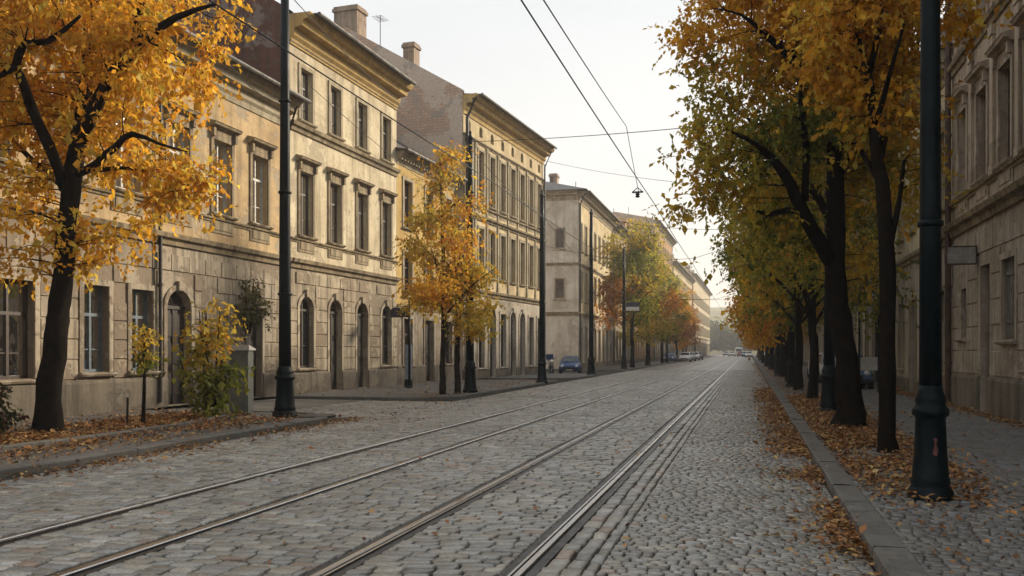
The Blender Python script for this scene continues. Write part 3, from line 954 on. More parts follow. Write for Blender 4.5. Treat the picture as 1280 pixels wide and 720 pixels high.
    if hip:
        sb = MB()
        for (z, h, p) in [(eave - 0.004, ch_ * 0.8, cp * 0.8)] + [(z - 0.004, h * 1.1, p) for z, h, p in strings]:
            sb.extrude_y([(L + q[0], q[1]) for q in cornice_profile(z, h, p)], -D, 0.0)
        sb.build('side_cornice', M[mats.get('trim', 'trim')], root)
        sdr = MB().box(L + 0.004, L + 0.05, -6.4, -4.6, 0.0, 3.4)
        sdr.build('blocked_doorway', M['stone'], root)
        for y in (-1.6, -4.4, -7.5):
            for z0_ in (6.1, 10.4):
                sw_ = MB().box(L + 0.004, L + 0.06, y - .48, y + .48, z0_ - .1, z0_ + 1.75).box(L + 0.004, L + 0.12, y - .56, y + .56, z0_ - .2, z0_ - .104)
                sw_ = sw_.build('window', M[mats.get('trim', 'trim')], root)
                MB().box(L + 0.05, L + 0.068, y - .36, y + .36, z0_, z0_ + 1.62).build('pane', M['glass'], sw_)
                MB().box(L + 0.06, L + 0.08, y - .025, y + .025, z0_, z0_ + 1.62).box(L + 0.06, L + 0.078, y - .36, y - .03, z0_ + 1.0, z0_ + 1.06).box(L + 0.06, L + 0.078, y + .03, y + .36, z0_ + 1.0, z0_ + 1.06).build('frame', M['frame_dark'], sw_)
    for (z, h, p) in strings:
        MB().extrude_x([(0.003, z - h), (0.3 * p, z - h), (0.45 * p, z - 0.55 * h), (0.85 * p, z - 0.45 * h), (p, z - 0.1 * h), (p, z - 0.06 * h), (0.003, z)], 0, L).build('string_course', M[mats.get('trim', 'trim')], root)
    if plinth:
        edges = [(0.0, L)]
        for cx, w, za, zb, rise in sorted(ops):
            if za < plinth:
                new = []
                for a, b in edges:
                    l, r_ = cx - w / 2, cx + w / 2
                    if r_ <= a or l >= b: new.append((a, b)); continue
                    if l > a: new.append((a, l))
                    if r_ < b: new.append((r_, b))
                edges = new
        for a, b in edges:
            pb = MB()
            n = max(1, int((b - a) / 1.3))
            for i in range(n):
                p, q = a + (b - a) * i / n, a + (b - a) * (i + 1) / n
                d_ = 0.085 + random.uniform(-0.012, 0.012)
                pb.extrude_x([(0.002, 0), (d_, 0), (d_, plinth - 0.08), (d_ - 0.04, plinth), (0.002, plinth)], p + 0.004, q - 0.004)
            pb.build('plinth', M[mats.get('plinth', 'plinth')], root)
    if pilasters:
        xs, z0, z1, w = pilasters
        for x in xs:
            b_ = MB()
            b_.box(x - w / 2, x + w / 2, 0.002, 0.07, z0, z1)
            b_.box(x - w / 2 - 0.04, x + w / 2 + 0.04, 0.003, 0.1, z1 - 0.25, z1 - 0.004)
            b_.box(x - w / 2 - 0.03, x + w / 2 + 0.03, 0.003, 0.09, z0 + 0.004, z0 + 0.25)
            b_.build('pilaster', M[mats.get('pil', mats.get('trim', 'trim'))], root)
    for (x, y, r_, m_) in pipes:
        pp = MB()
        pp.tube([(x, y, 0.15), (x, y, eave - ch_ - 0.2), (x, y + cp * 0.6, eave - 0.12)], r_, 8)
        for z in np.arange(1.2, eave - 1, 2.2):
            pp.lathe([(r_ + 0.015, z), (r_ + 0.015, z + 0.06)], 10, x, y)
        pp.build('downpipe', M[m_], root)
    for row in rows:
        for cx in row['cs']:
            add_opening(root, cx, row['w'], row['za'], row['zb'], row.get('rise', 0.0), row)
    return root

ROT_L, ROT_R = -PI / 2, PI / 2     # left fronts look to +X, right fronts to -X
PZ = 0.1
def left_building(label, x_far, y_far, x_near, y_near, **kw):
    L = math.hypot(x_far - x_near, y_far - y_near)
    rot = math.atan2(y_near - y_far, x_near - x_far)
    return building(label, 'house', (x_far, y_far, PZ), rot, L, **kw), L
def right_building(label, x, y0, y1, **kw):
    return building(label, 'house', (x, y0, PZ), ROT_R, y1 - y0, **kw)

# --- left row, nearest: ochre house with a red roof
yf = 29.38
def sy(*ys): return [yf - y for y in ys]
B1, _ = left_building('ochre house with red tiled roof and peeling ground floor behind the golden tree at left',
    -16.0, 29.38, -16.0, 6.4, D=12.0, eave=10.5, ridge=15.2,
    rows=[dict(cs=sy(27.45, 25.2, 22.95, 20.7, 18.45, 16.2, 13.95, 11.7, 9.45), w=1.0, za=5.87, zb=8.15, hood=True, apron=0.62, frame='frame_white', glass='clear'),
          dict(cs=sy(21.3, 19.5), w=0.92, za=1.05, zb=3.25, frame='frame_blue', glass='clear', surround=True, trim='ochre_low'),
          dict(cs=sy(16.85, 14.5, 12.1, 9.7), w=1.2, za=0.95, zb=3.2, frame='frame_dark', glass='clear', trim='ochre_low'),
          dict(cs=sy(22.95), w=1.15, za=0.03, zb=3.35, rise=0.5, kind='door', trim='ochre_low'),
          dict(cs=sy(26.9), w=1.35, za=0.03, zb=3.0, kind='door', trim='ochre_low')],
    mats=dict(wall='ochre', low='ochre_low', trim='trim', roof='red_tile', side='ochre_low', cornice='trim_pale'),
    strings=[(4.95, 0.34, 0.24), (5.72, 0.14, 0.12)], cornice=(0.95, 0.62), dentils=False, rust=0.5, gf_top=4.62, plinth=0.85,
    chimneys=[(10.5, -5.0, 0.9, 0.7, 16.6)], pipes=[(7.43, 0.12, 0.055, 'pipe'), (0.18, 0.12, 0.055, 'pipe')])

# --- second: three storey cream house with four arches
B2, L2 = left_building('three storey cream house with four arches on the ground floor, behind the tall dark post',
    -15.65, 38.9, -15.95, 29.4, D=13.0, eave=13.7, ridge=17.6,
    rows=[dict(cs=[8.3, 6.0, 3.6, 1.15], w=0.86, za=10.1, zb=12.0, frame='frame_dark', glass='clear', trim='trim_pale'),
          dict(cs=[8.3, 6.0, 3.6, 1.15], w=0.94, za=5.85, zb=8.2, hood=True, apron=0.62, frame='frame_dark', glass='clear'),
          dict(cs=[8.3, 1.15], w=1.05, za=0.95, zb=3.6, rise=0.5, frame='frame_dark', glass='glass', trim='cream_low'),
          dict(cs=[6.0, 3.6], w=1.05, za=0.03, zb=3.6, rise=0.5, kind='door', trim='cream_low')],
    mats=dict(wall='cream', low='cream_low', trim='trim', roof='dark_tile', side='redwall', cornice='yellow'),
    strings=[(4.95, 0.34, 0.24), (5.7, 0.14, 0.12), (9.9, 0.32, 0.22), (12.78, 0.12, 0.1)], cornice=(1.05, 0.85), dentils=False, rust=0.46, gf_top=4.62, plinth=0.8,
    parapet=0.35, )

# --- third: low yellow house
B2b, _ = left_building('narrow yellow house with a dark low roof squeezed between cream house and tall gable',
    -15.3, 46.75, -15.65, 38.92, D=11.0, eave=10.8, ridge=14.4,
    rows=[dict(cs=[1.3, 3.95, 6.6], w=0.95, za=7.4, zb=9.6, frame='frame_dark', trim='trim_pale'),
          dict(cs=[1.3, 3.95, 6.6], w=0.95, za=4.2, zb=6.2, frame='frame_dark', trim='trim_pale'),
          dict(cs=[1.3, 6.6], w=1.0, za=0.9, zb=3.1, frame='frame_dark', trim='ochre_low'),
          dict(cs=[3.95], w=1.2, za=0.03, zb=3.1, kind='door', trim='ochre_low')],
    mats=dict(wall='yellow', low='ochre_low', trim='trim_pale', roof='dark_tile', side='tan'),
    strings=[(3.75, 0.2, 0.14)], cornice=(0.6, 0.4), gf_top=3.5)

# --- fourth: long ivory house with the tall bare gable
B3, L3 = left_building('tall ivory house with eight bays and a bare tan gable carrying chimneys and an aerial',
    -13.75, 61.3, -15.0, 46.8, D=14.5, eave=15.5, ridge=19.5,
    rows=[dict(cs=[0.95 + 1.81 * k for k in range(8)], w=0.8, za=10.0, zb=12.95, frame='frame_dark', trim='trim_pale', apron=0.5),
          dict(cs=[0.95 + 1.81 * k for k in range(8)], w=0.8, za=5.85, zb=8.55, frame='frame_dark', trim='trim_pale'),
          dict(cs=[0.95 + 1.81 * k for k in range(8)], w=0.5, za=13.75, zb=14.35, rise=0.24, frame='frame_dark', style='plain', surround=False, sill=False),
          dict(cs=[0.95 + 1.81 * k for k in (0, 1, 4, 6, 7)], w=0.95, za=0.6, zb=3.8, frame='frame_dark', trim='ivory_low'),
          dict(cs=[0.95 + 1.81 * k for k in (2, 3, 5)], w=1.05, za=0.03, zb=4.0, rise=0.5, kind='door', trim='ivory_low')],
    mats=dict(wall='ivory', low='ivory_low', trim='trim', roof='dark_tile', side='gable', pil='trim_pale', cornice='yellow', chimney='sooty'),
    strings=[(5.05, 0.34, 0.26), (9.25, 0.26, 0.26), (9.75, 0.14, 0.16), (13.45, 0.16, 0.14)], cornice=(1.0, 0.85), dentils=False, gf_top=4.7, plinth=0.55,
    pilasters=([0.04 + 0.12] + [0.95 + 1.81 * (k + 0.5) for k in range(7)] + [14.4], 5.1, 13.28, 0.22), parapet=0.55,
    chimneys=[(13.85, -7.3, 1.1, 1.5, 21.3), (11.8, -4.4, 0.75, 0.7, 19.6)], pipes=[(L3 - 0.14, 0.16, 0.1, 'pipe'), (0.16, 0.14, 0.06, 'zinc')] if False else [(14.33, 0.2, 0.1, 'pipe'), (0.12, 0.14, 0.06, 'zinc')])
ae = MB()
ae.tube([(13.4, -5.6, 18.2), (13.4, -5.6, 20.9)], 0.025, 6)
ae.tube([(12.9, -5.6, 20.7), (13.9, -5.6, 20.7)], 0.015, 5)
for k in range(5):
    ae.tube([(13.0 + 0.2 * k, -5.25, 20.7), (13.0 + 0.2 * k, -5.95, 20.7)], 0.012, 5)
ae.build('roof_aerial', M['pipe'], B3)

# --- beyond the side street
def bays(L, n): return [L * (k + 0.5) / n for k in range(n)]
def plain_rows(L, n, levels, w, frame='frame_dark', trim='trim_pale', top_hood=False):
    out = []
    for i, (za, zb) in enumerate(levels):
        out.append(dict(cs=bays(L, n), w=w, za=za, zb=zb, frame=frame, trim=trim, style='plain', hood=(i == 1 and top_hood), sill=True))
    return out
far_left = [
    ('corner house with blank grey side wall and cream front, beyond the side street', -14.0, 96.0, -14.0, 76.0, 15.2, 17.6, 8, [(0.6, 3.6), (5.9, 8.4), (10.2, 12.6)], 'ivory', 'greywall', 'slate', 'ivory_low'),
    ('grey house with wide upper window band, next beyond the grey corner house', -13.9, 111.9, -14.0, 96.05, 15.0, 17.2, 7, [(0.6, 3.6), (5.6, 8.2), (9.8, 13.2)], 'pinkish', 'tan', 'red_tile', 'ivory_low'),
    ('orange plaster house, standing behind the tallest pavement trees on the left', -13.6, 134.9, -13.9, 111.95, 15.9, 18.4, 9, [(0.6, 3.6), (5.6, 8.0), (9.4, 11.8)], 'orange', 'tan', 'dark_tile', 'orange'),
    ('brown tall house with flat roofline and big chimneys, far along the left side', -13.2, 164.9, -13.6, 134.95, 20.9, 21.8, 11, [(0.6, 3.6), (5.6, 8.0), (9.4, 11.8), (13.2, 15.6), (16.8, 18.6)], 'orange', 'tan', 'red_tile', 'ivory_low'),
    ('pale house with many bays, last but one on the left side of the street', -12.6, 214.9, -13.2, 164.95, 17.6, 21.4, 18, [(0.6, 3.6), (5.6, 8.0), (9.4, 11.8), (13.2, 15.6)], 'ivory', 'tan', 'dark_tile', 'ivory_low'),
    ('farthest pale house on the left side, fading into the haze', -12.0, 300.0, -12.6, 214.95, 19.6, 23.5, 28, [(0.6, 3.6), (5.6, 8.0), (9.4, 11.8), (13.2, 15.6)], 'cream', 'tan', 'red_tile', 'ivory_low'),
]
for bi_, (lab, xf, yf_, xn, yn, ev, rg, nb, lv, wm, sm, rm, lm) in enumerate(far_left):
    Lb = math.hypot(xf - xn, yf_ - yn)
    fb_, _ = left_building(lab, xf, yf_, xn, yn, D=11.5, eave=ev, ridge=rg, rows=plain_rows(Lb, nb, lv, 1.0), parapet=0.6, hip=(bi_ == 0), dormers=[(Lb * (k + .5) / 6, 1.3) for k in range(6)] if bi_ in (2, 4, 5) else (),
                  mats=dict(wall=wm, low=lm, trim='trim_pale', roof=rm, side=sm, pil='trim_pale'), strings=[(4.9, 0.34, 0.26), (9.1, 0.24, 0.2)], cornice=(0.95, 0.75), dentils=False, gf_top=4.55, plinth=0.5,
                  pilasters=([0.2, Lb - 0.2], 4.9, ev - 1.0, 0.4),
                  chimneys=[(Lb * (q + 0.09 * math.sin(bi_ * 3 + i_)), -4.9 + 1.1 * math.sin(bi_ * 5 + i_ * 2), 0.7 + .25 * ((bi_ + i_) % 3), 0.7, rg + 0.3 + 0.5 * ((bi_ * 2 + i_) % 3)) for i_, q in enumerate((0.2, 0.5, 0.8)[:2 + bi_ % 2])],
                  pipes=[(Lb - 0.15, 0.14, 0.08, 'pipe')])
    for i_ in range(2):
        am, ax = MB(), Lb * (0.3 + 0.43 * i_)
        hh = rg + 1.6 + 0.9 * ((bi_ + i_) % 3)
        am.tube([(ax, -4.8, rg - 1.2), (ax + .05, -4.8, hh)], 0.03, 5)
        for k in range(3): am.tube([(ax - .45 + .1 * k, -4.8, hh - .1 - .22 * k), (ax + .55 - .1 * k, -4.8, hh - .1 - .22 * k)], 0.018, 4)
        am.build('roof_aerial', M['pipe'], fb_)

# --- right row
def ry(y): return y - 4.0
RA = right_building('grey stone house at the right edge with hooded upper windows and a boarded shutter', 5.75, 4.0, 28.7, D=12.0, eave=15.4, ridge=19.0,
    rows=[dict(cs=[ry(27.3 - 2.15 * k) for k in range(10)], w=1.0, za=9.95, zb=12.1, frame='frame_dark', glass='clear', hood=False, trim='stone'),
          dict(cs=[ry(27.3 - 2.15 * k) for k in range(10)], w=1.0, za=5.95, zb=8.2, frame='frame_dark', glass='clear', hood=True, apron=0.6, trim='stone'),
          dict(cs=[ry(27.25)], w=0.62, za=1.95, zb=3.3, frame='frame_dark', surround=False, trim='stone_low'),
          dict(cs=[ry(24.95)], w=0.95, za=0.03, zb=3.75, kind='door', surround=False),
          dict(cs=[ry(22.7), ry(18.6), ry(14.5)], w=1.1, za=1.85, zb=3.7, kind='shutter', surround=True, trim='stone_low'),
          dict(cs=[ry(20.7), ry(16.6), ry(12.5)], w=1.1, za=1.2, zb=3.5, frame='frame_dark', glass='clear', trim='stone_low')],
    mats=dict(wall='stone', low='stone_low', trim='trim', roof='dark_tile', side='stone_low', pil='stone'),
    strings=[(5.2, 0.36, 0.3), (5.82, 0.14, 0.14), (9.75, 0.26, 0.2)], cornice=(1.1, 0.8), gf_top=4.85, plinth=0.95, parapet=0.4, rust=0.62,
    pilasters=([ry(27.3 - 2.15 * k - 1.07) for k in range(10)], 5.84, 9.45, 0.3), pipes=[(24.55, 0.14, 0.085, 'pipe_brown')])
# joints of the big ashlar blocks live in the wall; a thin boarded frame sits beside the door
RB = right_building('low cream house on the right just past the dark downpipe, half hidden by trees', 5.75, 28.75, 44.0, D=11.0, eave=10.4, ridge=14.0,
    rows=[dict(cs=bays(15.25, 6), w=0.95, za=5.9, zb=8.2, frame='frame_dark', hood=True, trim='trim_pale'),
          dict(cs=[x for i, x in enumerate(bays(15.25, 6)) if i != 2], w=1.0, za=0.9, zb=3.4, frame='frame_dark', trim='trim_pale'),
          dict(cs=[bays(15.25, 6)[2]], w=1.2, za=0.03, zb=3.4, kind='door', trim='trim_pale')],
    mats=dict(wall='cream', low='ivory_low', trim='trim_pale', roof='red_tile', side='tan'), strings=[(5.05, 0.3, 0.22)], cornice=(0.8, 0.6), gf_top=4.75, plinth=0.6, pipes=[(15.0, 0.14, 0.06, 'pipe')])
far_right = [
    ('brick coloured house on the right behind the notice box', 44.05, 60.0, 13.2, 16.6, 6, [(0.8, 3.5), (5.6, 8.0), (9.4, 11.6)], 'pinkish'),
    ('ochre house on the right, behind the parked cars', 60.05, 85.0, 15.0, 18.4, 9, [(0.8, 3.5), (5.6, 8.0), (9.6, 12.2)], 'ochre'),
    ('ivory house on the right, beyond the parked cars', 85.05, 120.0, 14.2, 17.4, 12, [(0.8, 3.5), (5.6, 8.0), (9.4, 11.8)], 'ivory'),
    ('long grey house far along the right side behind the tree row', 120.05, 190.0, 15.5, 18.6, 22, [(0.8, 3.5), (5.6, 8.0), (9.6, 12.2)], 'greywall'),
    ('farthest house on the right side, in haze behind the tree row', 190.05, 300.0, 15.5, 18.6, 33, [(0.8, 3.5), (5.6, 8.0), (9.6, 12.2)], 'cream'),
]
for lab, y0, y1, ev, rg, nb, lv, wm in far_right:
    right_building(lab, 5.75, y0, y1, D=11.0, eave=ev, ridge=rg, rows=plain_rows(y1 - y0, nb, lv, 1.0), mats=dict(wall=wm, low='ivory_low', trim='trim_pale', roof='red_tile', side='tan'),
                   strings=[(4.9, 0.3, 0.22)], cornice=(0.9, 0.7), dentils=False, gf_top=4.55, plinth=0.5, chimneys=[((y1 - y0) * 0.3, -4.0, 1.0, 0.8, rg + 1.2)])

# ------------------------------------------------------------------ trees
def leaf_quads(P, size, cols, droop=0.5, seed=0, flat=0.0, ground=False, yaw=None, pit=None):
    """folded pointed leaves, one per point"""
    r = np.random.default_rng(seed)
    n = len(P)
    if yaw is None: yaw = r.uniform(0, 2 * PI, n)
    if pit is not None:
        pass
    elif ground:
        pit = r.normal(0, 0.4, n)
    else:
        pit = r.normal(-droop, 0.55, n)
    d = np.stack([np.cos(yaw) * np.cos(pit), np.sin(yaw) * np.cos(pit), np.sin(pit)], 1)
    roll = r.normal(0, 0.3 if ground else 0.8, n)
    side = np.stack([-np.sin(yaw), np.cos(yaw), np.zeros(n)], 1)
    up = np.cross(d, side)
    s2 = side * np.cos(roll)[:, None] + up * np.sin(roll)[:, None]
    u2 = np.cross(d, s2)
    L = size * np.clip(r.lognormal(-0.05, 0.34, n), 0.45, 1.9)[:, None]
    W = L * r.uniform(0.22, 0.42, n)[:, None]
    fold = L * r.uniform(0.02, 0.2, n)[:, None]
    base = P
    tip = P + d * L - u2 * fold * 0.4
    lft = P + d * L * 0.45 + s2 * W + u2 * fold
    rgt = P + d * L * 0.45 - s2 * W + u2 * fold
    V = np.stack([base, rgt, tip, lft], 1).reshape(-1, 3)
    b = (np.arange(n) * 4)[:, None]
    loops = (np.array([[0, 1, 2, 0, 2, 3]]) + b).ravel()
    starts = np.arange(2 * n) * 3
    C = np.repeat(cols, 4, axis=0)
    return V, loops, starts, C

GOLD = [(0.68, 0.35, 0.035), (0.72, 0.42, 0.045), (0.6, 0.26, 0.024), (0.66, 0.47, 0.06), (0.5, 0.24, 0.03)]
GOLDL = [(0.72, 0.40, 0.04), (0.76, 0.47, 0.05), (0.66, 0.32, 0.03), (0.70, 0.52, 0.08), (0.52, 0.26, 0.03)]
OLIVE = [(0.40, 0.34, 0.05), (0.48, 0.37, 0.045), (0.30, 0.27, 0.045), (0.58, 0.39, 0.04), (0.64, 0.36, 0.035)]
GREEN = [(0.17, 0.195, 0.035), (0.23, 0.23, 0.04), (0.12, 0.15, 0.03), (0.31, 0.28, 0.04), (0.42, 0.34, 0.045)]
RUST = [(0.46, 0.19, 0.025), (0.40, 0.14, 0.02), (0.52, 0.26, 0.03), (0.3, 0.13, 0.025), (0.4, 0.26, 0.05)]
YEL = [(0.64, 0.42, 0.05), (0.58, 0.40, 0.055), (0.46, 0.35, 0.05), (0.62, 0.33, 0.035), (0.36, 0.29, 0.05)]

def tree_parts(limbs, blobs, n_cl, n_leaf, lsize, palettes, seed, sigma=0.34, bark='bark', thin=0.0, twig=0.008, gapf=0.55, seg=7, outer=0.35, weights=None, smooth_h=None):
    """returns (trunk mesh, crown mesh) in local coordinates.
    limbs: list of (points, radii); blobs: ellipsoids (centre, radii, palette index)"""
    r = np.random.default_rng(seed)
    rr = random.Random(seed)
    mb = MB()
    nodes, nrad = [], []
    for pts, rad in limbs:
        P = [Vector(p) for p in pts]
        # smooth the traced limb with a Catmull-Rom pass
        fine, fr = [], []
        for i in range(len(P) - 1):
            p0, p1, p2, p3 = P[max(i - 1, 0)], P[i], P[i + 1], P[min(i + 2, len(P) - 1)]
            k = max(2, int((p2 - p1).length / 0.3))
            for j in range(k):
                t = j / k
                q = 0.5 * ((2 * p1) + (p2 - p0) * t + (2 * p0 - 5 * p1 + 4 * p2 - p3) * t * t + (-p0 + 3 * p1 - 3 * p2 + p3) * t ** 3)
                w = rad[i] + (rad[i + 1] - rad[i]) * t
                q = q + Vector((rr.gauss(0, 1), rr.gauss(0, 1), rr.gauss(0, 1))) * w * 0.09
                fine.append(q)
                fr.append(w * rr.uniform(0.93, 1.07))
        fine.append(P[-1]); fr.append(rad[-1])
        mb.tube(fine, fr, 18 if rad[0] > 0.1 else seg, 0.06)
        for q, w in zip(fine, fr):
            if q.z > (smooth_h if smooth_h is not None else 1.6):
                nodes.append(tuple(q)); nrad.append(w)
    # leaf clump centres
    cl, pal = [], []
    vol = np.array([b[1][0] * b[1][1] * b[1][2] for b in blobs])
    share = vol / vol.sum()
    for (c, rad, pi_), sh in zip(blobs, share):
        want = max(3, int(n_cl * sh))
        got = 0
        tries = 0
        while got < want and tries < want * 30:
            tries += 1
            d = r.normal(0, 1, 3)
            d /= np.linalg.norm(d)
            q = r.random() ** outer
            p = np.array(c) + d * q * np.array(rad)
            nv = mnoise.noise(Vector(p * gapf) + Vector((seed, seed * 2, 0)))
            if nv < thin: continue
            cl.append(p); pal.append(pi_); got += 1
    cl = np.array(cl)
    NA = np.array(nodes)
    dist = np.array([np.min(np.sum((NA - p) ** 2, axis=1)) for p in cl])
    order = np.argsort(dist)
    na = np.zeros((len(nodes) + 6 * len(cl), 3))
    na[:len(nodes)] = NA
    ra = np.zeros(len(na))
    ra[:len(nrad)] = nrad
    cnt = len(nodes)
    LP, LC, LY, LT = [], [], [], []
    SPRAY = 5
    per = n_leaf / len(cl)
    for i in order:
        p = cl[i]
        dv = p - na[:cnt]
        ds = np.sqrt(np.sum(dv ** 2, axis=1))
        cost = ds + 0.5 * np.maximum(0, -dv[:, 2]) + 0.02 / (ra[:cnt] + 0.02)
        k = int(np.argmin(cost))
        a = Vector(na[k])
        b = Vector(p)
        ln = (b - a).length
        r0 = min(ra[k] * 0.62, 0.006 + 0.011 * ln)
        r0 = max(r0, twig * 0.7)
        m = 4
        bend = Vector((rr.gauss(0, 1), rr.gauss(0, 1), rr.gauss(0.5, 0.8))) * ln * 0.1
        pts = [a + (b - a) * (t / m) + bend * math.sin(PI * t / m) for t in range(m + 1)]
        rads = [r0 + (twig * 0.55 - r0) * (t / m) for t in range(m + 1)]
        mb.tube(pts, rads, 4)
        for t in range(1, m + 1):
            na[cnt] = pts[t]; ra[cnt] = rads[t]; cnt += 1
        nl = max(2, int(per * rr.uniform(0.4, 1.6) / SPRAY + 0.5))
        sp = sigma * rr.uniform(0.7, 1.35)
        q = r.normal(0, 1, (nl, 3)) * np.array([sp, sp, sp * 0.6]) + p
        along = r.random(nl) < 0.3
        tt = r.random(nl)
        q[along] = np.array(a)[None] + (p - np.array(a))[None] * (0.35 + 0.65 * tt[along])[:, None] + r.normal(0, 0.08, (int(along.sum()), 3))
        pc = np.array(palettes[pal[i]])
        shade = mnoise.noise(Vector(p * 0.9) + Vector((5, seed, 1)))
        idx = np.clip((r.normal(0, 0.9, nl) + 2 + shade * 3.2).astype(int), 0, len(pc) - 1)
        c = pc[idx] * r.uniform(0.72, 1.25, (nl, 1))
        # a drooping spray of leaflets hangs from each twig end
        sy_, spt = r.uniform(0, 2 * PI, nl), r.normal(-0.45, 0.45, nl)
        dirs = np.stack([np.cos(sy_) * np.cos(spt), np.sin(sy_) * np.cos(spt), np.sin(spt)], 1)
        for k in range(SPRAY):
            t_ = lsize * 0.62 * k + r.uniform(-0.2, 0.2, nl) * lsize
            sgn = (1 if k % 2 else -1) if k < SPRAY - 1 else 0
            LP.append(q + dirs * t_[:, None] - np.array([0, 0, 1.0])[None] * (t_ ** 2 * 0.5)[:, None])
            LC.append(c * r.uniform(0.82, 1.18, (nl, 1)))
            LY.append(sy_ + sgn * r.uniform(0.5, 1.1, nl))
            LT.append(spt - 0.25 + r.normal(0, 0.3, nl))
    LP, LC = np.concatenate(LP), np.concatenate(LC)
    LY, LT = np.concatenate(LY), np.concatenate(LT)
    V, lo, st, C = leaf_quads(LP, lsize, LC, 0.45, seed, yaw=LY, pit=LT)
    crown = np_mesh('crown', V, lo, st, M['leaf'], C)
    trunk = mb.mesh('trunk', M[bark], smooth=True)
    return trunk, crown

def put_tree(name, label, meshes, loc, rotz=0.0, group=None, scale=1.0, cat='tree'):
    t = thing(name, label, cat, loc, rotz, group)
    t.scale = (scale,) * 3
    link_mesh('trunk', meshes[0], t)
    link_mesh('crown', meshes[1], t)
    return t

def traced(base, depth, pts):
    """limb points given as (px, py, extra distance, radius), relative to the tree base"""
    b = Vector(base)
    return [tuple(at(px, py, depth + dd) - b) for px, py, dd, r_ in pts], [r_ * (0.82 if r_ < 0.3 else 0.9) for *_, r_ in pts]

# left golden tree
bl = Vector((-12.5, 14.0, 0.13))
dl = 16.7
L1 = [traced(bl, dl, [(57, 548, 0, .34), (60, 520, 0, .27), (70, 420, 0, .235), (82, 310, 0.1, .21), (92, 215, 0.1, .2), (100, 165, 0.15, .19)]),
      traced(bl, dl, [(98, 180, 0.1, .17), (106, 110, 0.5, .16), (112, 55, 0.9, .14), (110, -20, 1.2, .1), (104, -110, 1.5, .05)]),
      traced(bl, dl, [(100, 175, 0.1, .16), (125, 120, -0.3, .14), (155, 75, -0.6, .12), (180, 50, -0.8, .1), (220, 22, -1.0, .07), (270, 5, -1.2, .03)]),
      traced(bl, dl, [(168, 62, -0.7, .1), (174, 10, -0.8, .08), (182, -60, -1.0, .05), (190, -120, -1.0, .02)]),
      traced(bl, dl, [(82, 235, 0.1, .13), (60, 180, -0.4, .115), (38, 130, -0.7, .1), (20, 82, -1.0, .09), (0, 95, -1.2, .07), (-45, 60, -1.5, .03)]),
      traced(bl, dl, [(20, 82, -1.0, .09), (30, 55, -1.2, .08), (60, 52, -1.2, .06), (100, 20, -1.6, .03)]),
      traced(bl, dl, [(96, 218, 0.1, .1), (120, 205, -0.5, .085), (145, 182, -0.8, .075), (165, 167, -1.1, .06), (200, 180, -1.5, .03), (235, 190, -1.6, .012)]),
      traced(bl, dl, [(112, 214, -0.4, .06), (150, 210, -0.1, .05), (190, 215, 0.4, .03), (230, 235, 0.8, .012)]),
      traced(bl, dl, [(92, 225, 0.1, .1), (110, 150, 1.5, .08), (160, 110, 2.4, .05), (200, 90, 3.0, .02)]),
      traced(bl, dl, [(88, 240, 0.1, .09), (40, 200, 1.2, .07), (0, 160, 2.2, .05), (-50, 130, 2.8, .02)])]
def blob(base, depth, px, py, dd, rx, rz, pi_=0, ry=None):
    c = at(px, py, depth + dd) - Vector(base)
    return (tuple(c), (rx, ry or rx, rz), pi_)
blobs = [blob(bl, dl, 60, 40, 0, 2.0, 1.6), blob(bl, dl, 170, 40, 0, 1.6, 1.2), blob(bl, dl, 215, 90, -0.3, 1.15, 1.1), blob(bl, dl, 235, 170, 0, 0.85, 1.15), blob(bl, dl, 268, 60, -0.3, 0.55, 0.7), blob(bl, dl, 262, 215, 0, 0.45, 0.5),
         blob(bl, dl, 175, 210, 0.3, 1.2, 1.1), blob(bl, dl, 190, 270, 0.2, 0.9, 0.7), blob(bl, dl, 110, 290, 0.3, 1.3, 0.7), blob(bl, dl, 15, 260, 0, 1.3, 1.2), blob(bl, dl, 10, 335, -0.2, 0.7, 0.5),
         blob(bl, dl, -20, 130, 0.5, 1.8, 1.8), blob(bl, dl, 120, 130, 1.5, 1.9, 1.5), blob(bl, dl, 140, -90, 0, 2.4, 1.5), blob(bl, dl, -40, -60, 0, 2.0, 1.6), blob(bl, dl, 230, 20, -0.4, 0.9, 0.7)]
tm = tree_parts(L1, blobs, 800, 38000, 0.112, [GOLDL], 3, sigma=0.23, thin=-0.03, gapf=0.8)
put_tree('maple_tree', 'large golden autumn tree with dark leaning trunk in the bed at far left', tm, bl)

